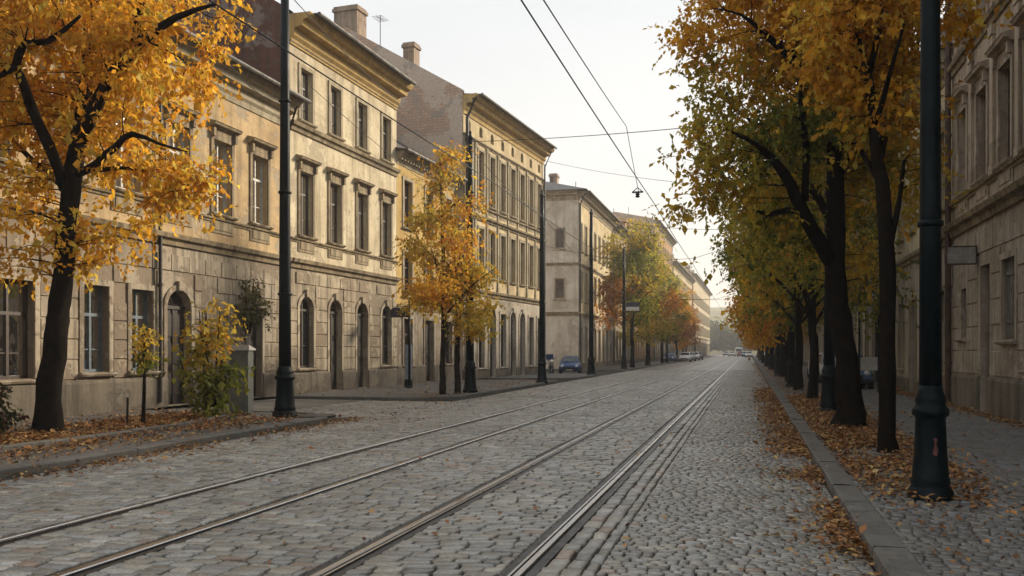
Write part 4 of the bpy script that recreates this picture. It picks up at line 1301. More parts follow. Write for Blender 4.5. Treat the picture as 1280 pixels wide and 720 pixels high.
# right big tree
br_ = Vector((2.0, 19.5, 0.1))
dr = 18.4
L2_ = [traced(br_, dr, [(1064, 540, 0, .42), (1062, 515, 0, .32), (1056, 450, 0, .27), (1048, 380, 0, .25), (1042, 320, 0, .24), (1044, 270, 0, .21), (1044, 200, 0, .19), (1042, 120, 0.2, .2), (1040, 60, 0.3, .17), (1046, -40, 0.4, .12), (1050, -160, 0.4, .05)]),
       traced(br_, dr, [(1036, 325, 0, .2), (1018, 290, -0.3, .17), (1003, 262, -0.5, .15), (988, 232, -0.8, .13), (968, 200, -1.1, .1), (945, 180, -1.4, .06), (915, 165, -1.8, .02)]),
       traced(br_, dr, [(1005, 266, -0.5, .1), (985, 262, -0.2, .085), (960, 268, 0.2, .06), (925, 258, 0.6, .02)]),
       traced(br_, dr, [(1042, 130, 0.2, .14), (1020, 105, -0.2, .12), (1000, 84, -0.5, .1), (975, 60, -0.8, .085), (951, 38, -1.0, .065), (926, 18, -1.2, .03), (890, 10, -1.4, .012)]),
       traced(br_, dr, [(1006, 250, -0.5, .09), (1008, 190, -1.2, .08), (1002, 130, -1.6, .06), (996, 70, -1.8, .03)]),
       traced(br_, dr, [(1044, 230, 0, .12), (1065, 180, 0.7, .1), (1090, 120, 1.2, .07), (1100, 40, 1.5, .03)]),
       traced(br_, dr, [(1043, 280, 0, .13), (1010, 230, 1.6, .1), (960, 170, 2.8, .06), (900, 120, 3.6, .02)]),
       traced(br_, dr, [(1044, 180, 0, .11), (1060, 110, -1.2, .08), (1075, 40, -2.0, .04)])]
pal_r = [GOLDL, OLIVE, GREEN, YEL]
blobs = [blob(br_, dr, 1020, -40, 0, 2.6, 1.9, 0), blob(br_, dr, 905, 25, -0.4, 1.05, 0.7, 0), blob(br_, dr, 868, 70, -0.2, 0.6, 0.45, 0), blob(br_, dr, 850, 185, 0, 0.5, 0.3, 1), blob(br_, dr, 862, 255, 0, 0.5, 0.22, 3), blob(br_, dr, 960, 50, 0, 1.5, 1.2, 0), blob(br_, dr, 930, -60, 0.2, 1.5, 1.2, 0),
         blob(br_, dr, 1065, 90, 0.6, 1.5, 1.4, 0), blob(br_, dr, 900, 95, 0, 0.95, 0.75, 1), blob(br_, dr, 955, 130, 0.2, 1.4, 1.2, 1), blob(br_, dr, 880, 175, 0, 0.8, 0.5, 1),
         blob(br_, dr, 925, 205, 0, 1.15, 0.8, 1), blob(br_, dr, 985, 185, -0.9, 1.2, 0.95, 2), blob(br_, dr, 890, 245, 0.1, 0.75, 0.45, 3), blob(br_, dr, 945, 260, 0, 1.1, 0.55, 1), blob(br_, dr, 1000, 270, 0.7, 1.0, 0.7, 2),
         blob(br_, dr, 1030, 200, 1.4, 1.6, 1.4, 1), blob(br_, dr, 930, 315, 0.8, 0.75, 0.45, 1), blob(br_, dr, 1085, 225, 1.0, 1.2, 1.2, 3), blob(br_, dr, 990, 330, 1.2, 0.9, 0.4, 2), blob(br_, dr, 1075, 325, 0.9, 0.8, 0.7, 3)]
tm = tree_parts(L2_, blobs, 1000, 47000, 0.108, pal_r, 5, sigma=0.23, thin=-0.03, gapf=0.9)
put_tree('street_tree', 'big right hand tree with thick black trunk, green and gold crown over the kerb', tm, br_, 0, 'street trees along the right pavement')

# right slim tree by the near post
ba = Vector((2.08, 15.1, 0.1))
da = 14.06
L3_ = [traced(ba, da, [(1109, 570, 0, .22), (1109, 545, 0, .17), (1108, 470, 0, .15), (1108, 400, 0, .14), (1109, 330, 0, .135), (1106, 260, 0, .125), (1098, 200, 0, .115), (1092, 150, 0, .1), (1084, 90, -0.1, .08), (1072, 45, -0.2, .06), (1060, -20, -0.4, .04), (1055, -110, -0.5, .015)]),
       traced(ba, da, [(1099, 205, 0, .08), (1110, 150, 0.3, .075), (1124, 105, 0.5, .06), (1145, 70, 0.7, .045), (1150, 0, 0.9, .03), (1155, -90, 1.0, .012)]),
       traced(ba, da, [(1086, 95, -0.1, .06), (1098, 40, -0.5, .05), (1106, -40, -0.8, .03)]),
       traced(ba, da, [(1108, 330, 0, .07), (1122, 260, 0.5, .05), (1130, 200, 0.9, .03)]),
       traced(ba, da, [(1100, 230, 0, .06), (1070, 180, 1.0, .045), (1040, 140, 1.8, .02)]),
       traced(ba, da, [(1095, 160, 0, .06), (1110, 100, -1.0, .04), (1130, 30, -1.6, .02)])]
blobs = [blob(ba, da, 1090, 20, 0, 1.5, 1.1, 0), blob(ba, da, 1150, 40, 0.6, 0.75, 0.9, 0), blob(ba, da, 1060, 70, 0.6, 0.9, 0.8, 0), blob(ba, da, 1115, 130, 0.3, 0.8, 0.8, 0),
         blob(ba, da, 1080, 190, 0.8, 0.7, 0.7, 3), blob(ba, da, 1165, 120, 0.8, 0.4, 0.45, 0), blob(ba, da, 1130, 210, 0.8, 0.6, 0.5, 3), blob(ba, da, 1100, -90, 0, 1.7, 1.1, 0), blob(ba, da, 1165, 175, 1.6, 0.35, 0.2, 3)]
tm = tree_parts(L3_, blobs, 420, 18500, 0.1, pal_r, 8, sigma=0.2, thin=-0.03, gapf=0.8)
put_tree('street_tree', 'slim dark tree with forked stem and orange leaves beside the near right post', tm, ba, 0, 'street trees along the right pavement')

# generic street trees for the rest of the row
def generic(h, rad, seed, palettes, n_cl, n_leaf, lsize, tr=0.2, clear=3.0, bark='bark', sigma=0.42):
    rr = random.Random(seed)
    limbs = [([(0, 0, -0.03), (0.02, 0.01, 0.5), (0.05, -0.03, clear * 0.6), (-0.04, 0.05, clear), (0.08, 0.02, h * 0.6), (0.02, 0.1, h * 0.93)], [tr * 1.45, tr * 1.05, tr * .92, tr * .85, tr * .5, 0.03])]
    for k in range(8):
        a = k * 2.4 + rr.uniform(-0.3, 0.3)
        z0 = clear + (h - clear) * rr.uniform(-0.08, 0.45)
        rl = rad * rr.uniform(0.6, 0.9)
        limbs.append(([(0, 0, z0), (math.cos(a) * rl * .35, math.sin(a) * rl * .35, z0 + rl * .4), (math.cos(a) * rl * .7, math.sin(a) * rl * .7, z0 + rl * .65), (math.cos(a + .2) * rl, math.sin(a + .2) * rl, z0 + rl * 0.85)],
                      [tr * .42, tr * .34, tr * .22, 0.02]))
    blobs = []
    for k in range(11):
        a = k * 2.4
        zf = 0.12 + 0.8 * k / 10
        wr = rad * (0.62 if 0.1 < zf < 0.75 else 0.36)
        z = clear + (h - clear) * zf
        blobs.append(((math.cos(a) * wr * .75, math.sin(a) * wr * .75, z), (rad * rr.uniform(.36, .56), rad * rr.uniform(.36, .56), (h - clear) * rr.uniform(.13, .2)), rr.randrange(len(palettes))))
    return tree_parts(limbs, blobs, n_cl, n_leaf, lsize, palettes, seed, sigma=sigma, thin=-0.15, gapf=0.5, bark=bark)

g_a = generic(11.0, 3.9, 21, [OLIVE, GREEN, GREEN, YEL], 420, 17000, 0.155, 0.165, 3.2)
g_b = generic(10.5, 3.6, 22, [GOLD, RUST, OLIVE, GOLD], 380, 11000, 0.2, 0.155, 2.9)
g_c = generic(11.5, 3.6, 23, [RUST, GOLD, RUST], 360, 10000, 0.22, 0.155, 2.9)
right_row = [(30.3, g_a, 'dark trunked tree with green crown, third in the right row from the camera'), (38.5, g_a, 'green and olive tree, fourth in the right row from the camera'),
             (47.5, g_b, 'olive and orange tree, fifth in the right row from the camera'), (56.5, g_a, 'greenish tree, sixth in the right row from the camera'),
             (67.0, g_b, 'golden orange tree, seventh in the right row from the camera'), (79.0, g_c, 'rust orange tree, eighth in the right row from the camera'),
             (92.0, g_c, 'rust orange tree, ninth in the right row from the camera'), (108.0, g_b, 'golden orange tree, tenth in the right row from the camera'),
             (126.0, g_c, 'orange tree, eleventh in the right row from the camera'), (148.0, g_b, 'orange tree, twelfth in the right row from the camera'),
             (174.0, g_c, 'hazy orange tree, last but one in the right row'), (205.0, g_b, 'hazy orange tree at the far end of the right row')]
for k, (y, g, lab) in enumerate(right_row):
    put_tree('street_tree', lab, g, (2.0 + 0.08 * math.sin(k * 3), y, 0.1), k * 1.9, 'street trees along the right pavement', (0.9, 0.97, 0.92, 1.0, 0.95, 0.9)[k % 6])

# left pavement trees
def slim(h, rad, seed, palettes, n_cl, n_leaf, lsize, clear):
    rr = random.Random(seed)
    limbs = [([(0, 0, -0.03), (0.0, 0.02, 1.0), (0.05, 0, clear), (0.0, 0.05, h * .6), (-0.1, 0, h * .95)], [.13, .1, .09, .06, .015])]
    for k in range(9):
        a = k * 2.4
        z0 = clear + (h - clear) * (0.02 + 0.07 * k)
        rl = rad * (1.05 - 0.08 * k)
        limbs.append(([(0, 0, z0), (math.cos(a) * rl * .5, math.sin(a) * rl * .5, z0 + rl * .55), (math.cos(a) * rl, math.sin(a) * rl, z0 + rl * .9)], [.035, .025, .01]))
    blobs = []
    for k in range(12):
        t = k / 11
        a = k * 2.4
        z = clear + 0.25 + (h - clear - 0.7) * t
        w = rad * (0.62 if t < 0.35 else 0.62 * (1.25 - t))
        blobs.append(((math.cos(a) * w, math.sin(a) * w, z), (rad * .5 * (1.15 - .6 * t), rad * .5 * (1.15 - .6 * t), 0.65), k % len(palettes)))
    return tree_parts(limbs, blobs, n_cl, n_leaf, lsize, palettes, seed, sigma=0.28, thin=-0.08, gapf=0.8, bark='bark_lite')
put_tree('young_tree', 'slender yellow tree on the left pavement in front of the narrow yellow house', slim(9.3, 1.95, 31, [YEL, YEL, GOLD], 360, 12000, 0.115, 2.6), (-10.8, 31.3, 0.1))
put_tree('young_tree', 'thin leaning young tree beside the slender yellow tree and post', slim(6.0, 0.9, 32, [YEL, GOLD], 60, 1300, 0.14, 3.2), (-10.45, 32.0, 0.1), 1.0)
g_d = generic(12.8, 4.0, 41, [OLIVE, RUST, GREEN, OLIVE], 420, 13000, 0.23, 0.18, 3.2)
left_far = [(84.0, g_d, 1.0, 'nearest of the broad olive and rust trees far down the left pavement'), (98.5, g_d, 0.95, 'middle broad olive tree far down the left pavement'),
            (114.0, g_a, 1.0, 'dark green tree farthest right of the left pavement clump'), (138.0, g_c, 0.95, 'orange tree beyond the green tree on the left pavement'), (160.0, g_c, 0.85, 'small hazy orange tree farthest down the left pavement')]
for k, (y, g, s, lab) in enumerate(left_far):
    put_tree('pavement_tree', lab, g, (-10.4, y, 0.1), k * 2.3 + 0.5, 'trees far down the left pavement', s)

# shrub, sapling, edge bush, ivy
def bushy(h, w, seed, palettes, n_cl, n_leaf, lsize, stems=5, low=0.15, bark='bark_lite', sigma=0.16):
    rr = random.Random(seed)
    limbs, blobs = [], []
    for k in range(stems):
        a = k * 2.4
        t = rr.uniform(0.3, 0.75)
        limbs.append(([(0.06 * math.cos(a), 0.06 * math.sin(a), -0.05), (w * .3 * t * math.cos(a), w * .3 * t * math.sin(a), h * .45), (w * .5 * t * math.cos(a), w * .5 * t * math.sin(a), h * .9)], [.035, .025, .008]))
    for k in range(9):
        t = k / 8
        a = k * 2.4
        ww = w * 0.5 * (0.75 + 0.5 * math.sin(PI * min(1, t + .1)))
        blobs.append(((ww * .5 * math.cos(a), ww * .5 * math.sin(a), h * (low + (1 - low) * t * .9)), (ww * .55, ww * .55, h * .12), 0 if t > 0.5 else (len(palettes) - 1)))
    return tree_parts(limbs, blobs, n_cl, n_leaf, lsize, palettes, seed, sigma=sigma, thin=-0.2, gapf=1.2, bark=bark, smooth_h=0.15, twig=0.005)
put_tree('shrub', 'tall shrub with yellow top and green lower leaves beside the grey cabinet', bushy(2.75, 1.25, 51, [YEL, GREEN], 90, 1600, 0.125), (-11.8, 18.1, 0.13), cat='shrub')
sap = tree_parts([([(0, 0, -0.04), (0.02, 0, 0.8), (0.0, 0.02, 1.5), (0.04, 0, 2.1)], [.04, .035, .025, .01])],
                 [((0.03, 0, 1.75), (0.16, 0.16, 0.42), 0), ((0, 0, 1.35), (0.2, 0.2, 0.18), 1)], 34, 330, 0.09, [YEL, GREEN], 53, sigma=0.09, thin=-0.5, smooth_h=1.2, twig=0.004)
put_tree('sapling', 'thin sapling with a small tuft of leaves in the leaf covered bed', sap, (-11.9, 15.9, 0.16), cat='sapling')
put_tree('dark_bush', 'dark little bush at the left edge beside the golden tree trunk', bushy(0.95, 0.8, 55, [[(0.03, 0.035, 0.015), (0.05, 0.05, 0.02), (0.08, 0.03, 0.03)]], 80, 3000, 0.08, sigma=0.1), (-13.0, 13.0, 0.14), cat='bush')
put_tree('ivy', 'green creeper hanging above the doorway left of the tall dark post', bushy(1.9, 1.3, 57, [[(0.05, 0.07, 0.02), (0.09, 0.09, 0.03), (0.16, 0.14, 0.05)]], 70, 1500, 0.1, sigma=0.13), (-15.8, 26.4, 2.3), cat='creeper')
st = MB().tube([(0, 0, -0.1), (0.02, 0, 0.62)], 0.022, 7)
so = st.build('stake', M['bark_lite'], None, (-11.75, 15.2, 0.16))
tag(so, 'short wooden stake standing beside the thin sapling', 'stake')

# ------------------------------------------------------------------ fallen leaves
LIT = np.array([(0.36, 0.175, 0.06), (0.28, 0.125, 0.045), (0.42, 0.24, 0.09), (0.22, 0.105, 0.045), (0.15, 0.075, 0.04), (0.44, 0.30, 0.12), (0.33, 0.145, 0.05)])
def litter(name, label, pts, size, seed):
    r = np.random.default_rng(seed)
    P = np.array(pts)
    n = len(P)
    c = LIT[r.integers(0, len(LIT), n)] * r.uniform(0.7, 1.25, (n, 1))
    V, lo, st_, C = leaf_quads(P, size, c, 0, seed, ground=True)
    me = np_mesh(name, V, lo, st_, M['litter'], C)
    return tag(link_mesh(name, me), label, 'leaves', None, 'stuff')
def scatter(n, x0, x1, y0, y1, z, seed, dens=None, clump=0.0, freq=0.8, pile=0.02):
    r = np.random.default_rng(seed)
    out = []
    while len(out) < n:
        x, y = r.uniform(x0, x1), r.uniform(y0, y1)
        if dens is not None and r.random() > dens(x, y): continue
        if clump and mnoise.noise(Vector((x * freq, y * freq, seed))) < r.normal(-0.12, 0.3): continue
        out.append((x, y, z + r.exponential(pile)))
    return out
pts = scatter(12500, -0.05, 0.98, 5.5, 42, 0.012, 1, lambda x, y: max(0.02, (x + 0.05) / 1.03) ** (2.4 if y > 12 else 4.5) * min(1, 1.0 if y > 8 else 0.7), 0.1)
pts += scatter(500, -1.2, 0.9, 5, 40, 0.012, 2, lambda x, y: max(0, (x + 1.2) / 2.1) ** 3)
pts += scatter(900, 0.3, 0.97, 42, 120, 0.02, 12, lambda x, y: ((x - .2) / 0.78) ** 2)
litter('fallen_leaves', 'brown leaves drifted along the right gutter', pts, 0.064, 1)
pts = scatter(22000, 1.24, 3.2, 9.6, 32, 0.13, 3, lambda x, y: max(0.05, 1 - (abs(x - 1.9) / 0.95) ** 2) * min(1, max(0.03, (y - 9.5) / 4.5)), 0.14, pile=0.022)
pts += scatter(420, 1.25, 5.6, 5.0, 32, 0.13, 4)
pts += scatter(160, 1.3, 2.8, 6.5, 11, 0.13, 14)
pts += scatter(4200, 5.0, 5.66, 11.0, 40, 0.13, 5, lambda x, y: ((x - 4.9) / 0.76) ** 3, 0.2)
pts += scatter(3000, 1.3, 3.0, 32, 90, 0.13, 6)
litter('fallen_leaves', 'brown leaves heaped under the trees on the right pavement', pts, 0.066, 2)
pts = scatter(13000, -13.6, -11.2, 6.0, 19.2, 0.18, 7, lambda x, y: max(0.12, 1 - abs(x + 12.1) / 1.9), 0.2, pile=0.018)
pts += scatter(3000, -11.1, -9.75, 5.0, 19.0, 0.135, 8, lambda x, y: 0.25 + 0.75 * ((-9.7 - x) / 1.4) ** 2, 0.2)
pts += scatter(1300, -9.5, -8.3, 5.0, 21.0, 0.012, 9, lambda x, y: ((-8.2 - x) / 1.3) ** 3, 0.2)
pts += scatter(900, -15.8, -13.5, 8.0, 21.0, 0.125, 10)
pts += scatter(900, -15.9, -9.9, 28.6, 47, 0.125, 11, lambda x, y: 0.3 + 0.7 * (abs(x + 10.6) < 0.8))
pts += scatter(350, -11, -7.4, 18, 40, 0.02, 13)
litter('fallen_leaves', 'brown leaves under the golden tree and along the left kerb', pts, 0.072, 3)
pts = scatter(260, -9.4, 0.8, 4.5, 34, 0.015, 15)
litter('fallen_leaves', 'single fallen leaves scattered over the cobbled street', pts, 0.07, 4)

# ------------------------------------------------------------------ tram poles
def pole_parts(h, style):
    base = MB()
    base.lathe([(.235, -0.03), (.235, .03), (.225, .1), (.205, .13), (.19, .16), (.2, .19), (.185, .24), (.165, .5), (.15, .86), (.16, .89), (.185, .91), (.185, .97), (.165, .99), (.15, 1.02), (.158, 1.06), (.15, 1.1), (.128, 1.15), (.118, 1.22)], 24)
    sh = MB()
    k = max(1.0, h / 9.5)
    sh.lathe([(.114, 1.2), (.108, 3.0), (.102, 4.4), (.094, 6.0), (.084, 8.0), (.072, h)], 20)
    co = []
    for z, r_ in ((2.95, .125), (5.4, .115), (7.6, .105)):
        co.append(MB().lathe([(r_ - .01, z - .035), (r_ + .008, z - .02), (r_ + .008, z + .02), (r_ - .01, z + .035)], 20))
    cap = MB().lathe([(.075, h - .01), (.1, h), (.1, h + .05), (.06, h + .12), (.035, h + .2), (.05, h + .25), (.03, h + .32), (.005, h + .36)], 16)
    return base.mesh('base', M['post'], True), sh.mesh('shaft', M['post'], True), [c.mesh('collar', M['post'], True) for c in co], cap.mesh('cap', M['post'], True)
PP = {}
def pole(label, loc, h, group, s=1.0):
    if h not in PP: PP[h] = pole_parts(h, 0)
    b, s_, co, cap = PP[h]
    t = thing('tram_pole', label, 'pole', loc, 0, group)
    t.scale = (s, s, 1)
    link_mesh('base', b, t); link_mesh('shaft', s_, t); link_mesh('cap', cap, t)
    for c in co: link_mesh('collar', c, t)
    return t
GL, GR = 'tram poles on the left pavement', 'tram poles on the right pavement'
left_poles = [((-10.8, 19.7), 10.9, 'tallest dark tram pole at left, before the cream house', 1.3), ((-10.2, 32.8), 9.6, 'dark tram pole beside the slender yellow tree', 1.25),
              ((-9.85, 43.6), 9.2, 'black tram pole in front of the last bays of the ivory house', 1.25), ((-10.0, 59.0), 10.6, 'tram pole right of the blue car, by the grey corner house', 1.4),
              ((-10.3, 77.5), 10.2, 'tram pole carrying the small street sign, before the broad olive trees', 1.3), ((-10.3, 96), 9.6, 'tram pole among the broad trees far down the left pavement', 1.2), ((-10.3, 120), 9.6, 'tram pole past the olive trees on the left pavement', 1.2),
              ((-10.3, 150), 9.6, 'far tram pole past the orange tree on the left pavement', 1.2), ((-10.3, 185), 9.6, 'farthest tram pole on the left pavement', 1.2)]
right_poles = [((1.89, 10.5), 9.6, 'dark tram pole with wide collared base nearest at right', 1.0), ((2.0, 24.3), 9.6, 'dark tram pole between the big tree and the next tree on the right', 1.2),
               ((1.87, 41.5), 9.6, 'black tram pole with a dark box high up, third on the right', 1.2), ((1.85, 59), 9.6, 'tram pole fourth on the right, among the dark trunks', 1.2),
               ((1.85, 77), 9.6, 'tram pole fifth on the right, among the dark trunks', 1.2), ((1.85, 97), 9.6, 'tram pole sixth on the right, under orange leaves', 1.2), ((1.85, 120), 9.6, 'tram pole seventh on the right, under orange leaves', 1.2), ((1.85, 150), 9.6, 'farthest tram pole on the right', 1.2)]
for (x, y), h, lab, s in left_poles: pole(lab, (x, y, 0.105), h, GL, s)
for (x, y), h, lab, s in right_poles: pole(lab, (x, y, 0.105), h, GR, s)
M['red_scrap'] = simple('faded red sticker', (0.16, 0.05, 0.045), 0.7, 0, 0.25, 12)
# torn sticker on the nearest right pole is part of that pole
for o in list(col.objects):
    if o.name == 'tram_pole.%03d' % len(left_poles):
        mb = MB()
        pts = []
        for a, z in ((-0.2, .5), (0.1, .48), (.22, .56), (.05, .6), (.18, .66), (-.12, .68), (-.05, .6)):
            an = -PI / 2 + 0.1 + a * 0.8
            rr_ = .176 - .03 * (z - .5)
            pts.append((rr_ * math.cos(an), rr_ * math.sin(an), z))
        mb.poly(pts).build('torn_sticker', M['red_scrap'], o)

# ------------------------------------------------------------------ wires
def wire(name, label, pts, r_=0.011, sag=0.0, group=None, cat='wire'):
    mb = MB()
    for a, b in zip(pts[:-1], pts[1:]):
        a, b = Vector(a), Vector(b)
        n = 14
        mb.tube([a + (b - a) * (k / n) - Vector((0, 0, 4 * sag * (k / n) * (1 - k / n))) for k in range(n + 1)], r_, 5)
    return tag(mb.build(name, M['wire']), label, cat, group)
GW, GS = 'tram wires above the tracks', 'span wires across the street'
wire('contact_wire', 'tram wire high above the right hand track, running down the street', [(-2.42, y, 5.62) for y in (2, 24.3, 42.5, 59, 77, 97, 120, 150, 185, 260)], 0.0105, 0.06, GW)
wire('contact_wire', 'tram wire above the left hand track, crossing the house fronts', [(-5.75, y, 5.62) for y in (2, 20, 38, 55, 77, 97, 120, 150, 185, 260)], 0.0105, 0.06, GW)
wire('contact_wire', 'second wire leaving the right hand tram wire and climbing to the middle span', [(-2.36, 6, 5.75), tuple(at(783, 158, 29.5)), tuple(at(799, 243, 33))], 0.011, 0.05, GW)
zl = 9.9
wire('span_wire', 'topmost span wire against the sky, from slim tree pole to big tree', [(-10.2, 32.8, 9.62), (2.0, 24.3, 7.75)], 0.012, 0.12, GS)
wire('span_wire', 'second span wire, from the ivory house corner to the right trees', [(-13.2, 60.3, 14.6), (1.87, 41.5, 8.7)], 0.012, 0.3, GS)
wire('span_wire', 'third span wire, starting at the pole beside the blue car', [(-10.0, 59.0, 10.55), (1.85, 59, 9.5)], 0.014, 0.5, GS)
wire('span_wire', 'span wire from the pole before the ivory house over both tracks', [(-9.85, 43.6, 6.9), (-5.75, 43.0, 5.95), (-2.42, 42.5, 5.95), (1.87, 41.5, 7.2)], 0.01, 0.03, GS)
wire('span_wire', 'span wire at the pole with the small street sign', [(-10.3, 77.5, 7.4), (-5.75, 77.3, 6.0), (-2.42, 77.2, 6.0), (1.85, 77, 7.4)], 0.014, 0.03, GS)
wire('span_wire', 'farthest span wire over the street end', [(-10.3, 120, 8.6), (1.85, 120, 8.6)], 0.018, 0.35, GS)
wire('guy_wire', 'thin wire from the tallest left pole to the cornice of the cream house', [(-10.8, 19.7, 10.4), (-14.9, 38.0, 12.7)], 0.012, 0.2)
wire('guy_wire', 'slack black wire from the red roofed house to the tallest left pole', [(-15.6, 24.0, 11.2), (-10.8, 19.7, 7.6)], 0.012, 0.4)
wire('guy_wire', 'wire slanting across the upper windows of the cream house', [(-15.4, 30.0, 11.3), (-15.3, 46.0, 9.6), (-10.0, 59.0, 6.8)], 0.012, 0.15)
wire('guy_wire', 'long wire in front of the ivory house upper windows', [(-10.2, 32.8, 9.4), (-9.85, 43.6, 8.4), (-10.0, 59.0, 7.2), (-10.3, 77.5, 6.6), (-10.3, 96, 6.3)], 0.012, 0.25)
# section insulator hanging at the wire junction
ins = MB()
c_ = at(797, 240, 32.5)
ins.box(-0.2, 0.2, -0.04, 0.04, -0.03, 0.02)
ins.tube([(-0.16, 0, 0.02), (0.0, 0.0, 0.16), (0.16, 0, 0.02)], 0.018, 6)
ins.lathe([(.05, -.2), (.09, -.16), (.05, -.12), (.09, -.08), (.05, -.04)], 10)
tag(ins.build('wire_insulator', M['wire'], None, c_), 'dark insulator clamp at the junction of the tram wires', 'insulator')

# ------------------------------------------------------------------ small street furniture
M['navy'] = simple('navy enamel', (0.012, 0.018, 0.045), 0.4, 0, 0.15, 5)
M['cab'] = simple('grey green cabinet paint', (0.15, 0.16, 0.145), 0.55, 0, 0.2, 5)
M['white'] = simple('dull white paint', (0.5, 0.49, 0.46), 0.5, 0, 0.12, 5)
M['grey_box'] = simple('weathered grey box', (0.36, 0.36, 0.34), 0.6, 0, 0.2, 6)
M['tyre'] = simple('tyre rubber', (0.014, 0.014, 0.014), 0.8, 0, 0.15, 10)
M['rim'] = simple('wheel metal', (0.35, 0.35, 0.36), 0.35, 0.8, 0.1, 10)
M['car_glass'] = glass_mat('car glass', (0.02, 0.024, 0.028), 0.05)
M['lamp'] = simple('headlight glass', (0.75, 0.75, 0.72), 0.15, 0, 0.05, 10)
M['tail'] = simple('tail lamp red', (0.3, 0.02, 0.02), 0.25, 0, 0.05, 10)

t = thing('bus_stop_sign', 'dark stop sign on a slim post before the cream house', 'sign', (-13.9, 36.0, 0.1))
MB().tube([(0, 0, -0.02), (0, 0, 3.75)], 0.05, 10).build('post', M['post'], t, smooth=True)
p_ = MB()
p_.extrude_y([(-0.84, 3.0), (-0.06, 3.0), (-0.06, 3.42), (-0.74, 3.42), (-0.84, 3.3)], -0.03, 0.03)
p_.build('sign_plate', M['navy'], t)
br2 = MB().tube([(-0.3, 0, 3.45), (0.0, 0, 3.52), (0.18, 0, 3.6)], 0.02, 6)
br2.build('bracket', M['post'], t)
MB().lathe([(.13, -0.01), (.12, .06), (.06, .1)], 12).build('foot', M['post'], t)

t = thing('utility_cabinet', 'grey green utility cabinet with pale sloping lid behind the shrub', 'cabinet', (-12.4, 20.4, 0.1), 0.2)
MB().box(-.24, .24, -.2, .2, -0.02, 1.6).build('cabinet_body', M['cab'], t)
MB().extrude_x([(-.25, 1.602), (.27, 1.602), (.27, 1.64), (-.25, 1.74)], -.28, .28).build('lid', M['white'], t)
MB().box(-.2, .2, -.222, -.202, .2, 1.5).build('door', M['cab'], t)

dc = MB().lathe([(0.55, -0.02), (0.55, 0.018), (0.5, 0.02), (0.49, 0.012)], 24)
tag(dc.build('manhole_cover', M['rail_dark'], None, (-10.2, 20.0, 0.113)), 'dark round cover in the pavement right of the tallest left pole', 'manhole cover')

t = thing('notice_box', 'grey notice box with pitched lid on two posts behind the right trees', 'notice box', (4.4, 36.3, 0.1), 0.0)
for s in (-1, 1):
    MB().box(s * .34 - .035, s * .34 + .035, -.035, .035, -0.02, 3.1).build('post', M['post'], t)
bx_ = MB().box(-.4, .4, -.17, .17, 3.101, 3.93)
bx_.build('box', M['grey_box'], t)
MB().extrude_y([(-.46, 3.932), (.46, 3.932), (0.05, 4.28), (-0.05, 4.28)], -.21, .21).build('lid', M['cab'], t)
MB().box(-.3, .3, -.19, -.172, 3.2, 3.83).build('panel', M['white'], t)
MB().box(-.29, .29, -.12, .12, .85, 1.35).build('letter_tray', M['white'], t)

t = thing('wall_sign', 'small pale box sign sticking out from the grey house above its door', 'sign', (5.745, 25.6, 3.95))
MB().box(-0.75, -0.08, -.09, .09, 0, .42).build('sign_panel', M['grey_box'], t)
f_ = MB()
f_.box(-.78, -.05, -.1, .1, .421, .45).box(-.78, -.05, -.1, .1, -.03, -.001).box(-.78, -.751, -.1, .1, 0, .42).box(-.079, -.05, -.1, .1, 0, .42)
f_.build('sign_frame', M['pipe_brown'], t)
MB().tube([(-.05, 0, .2), (0.02, 0, .2)], .03, 6).build('bracket', M['pipe'], t)

t = thing('street_sign', 'small white and blue street sign on a far left tram pole', 'sign', (-10.14, 77.35, 5.1))
MB().box(0.03, 1.15, -.03, .0, 0, .32).build('sign_plate', M['white'], t)
MB().box(0.03, 1.15, -.034, .004, .321, .7).build('blue_plate', M['navy'], t)
t = thing('pole_box', 'dark box fixed high on the third right tram pole', 'box', (1.95, 41.3, 5.4))
MB().box(-.15, .65, -.2, .15, 0, .8).build('box_body', M['post'], t)
MB().box(-.18, .68, -.23, .18, .801, .85).build('lid', M['post'], t)

# ------------------------------------------------------------------ vehicles
def loft(mb, secs):
    """closed body from cross sections (list of equal-length rings)"""
    n = len(mb.v)
    k = len(secs[0])
    for s in secs: mb.v += [tuple(p) for p in s]
    for i in range(len(secs) - 1):
        for j in range(k):
            q = (j + 1) % k
            mb.f.append((n + i * k + j, n + i * k + q, n + (i + 1) * k + q, n + (i + 1) * k + j))
    mb.f.append(tuple(n + j for j in reversed(range(k))))
    mb.f.append(tuple(n + (len(secs) - 1) * k + j for j in range(k)))

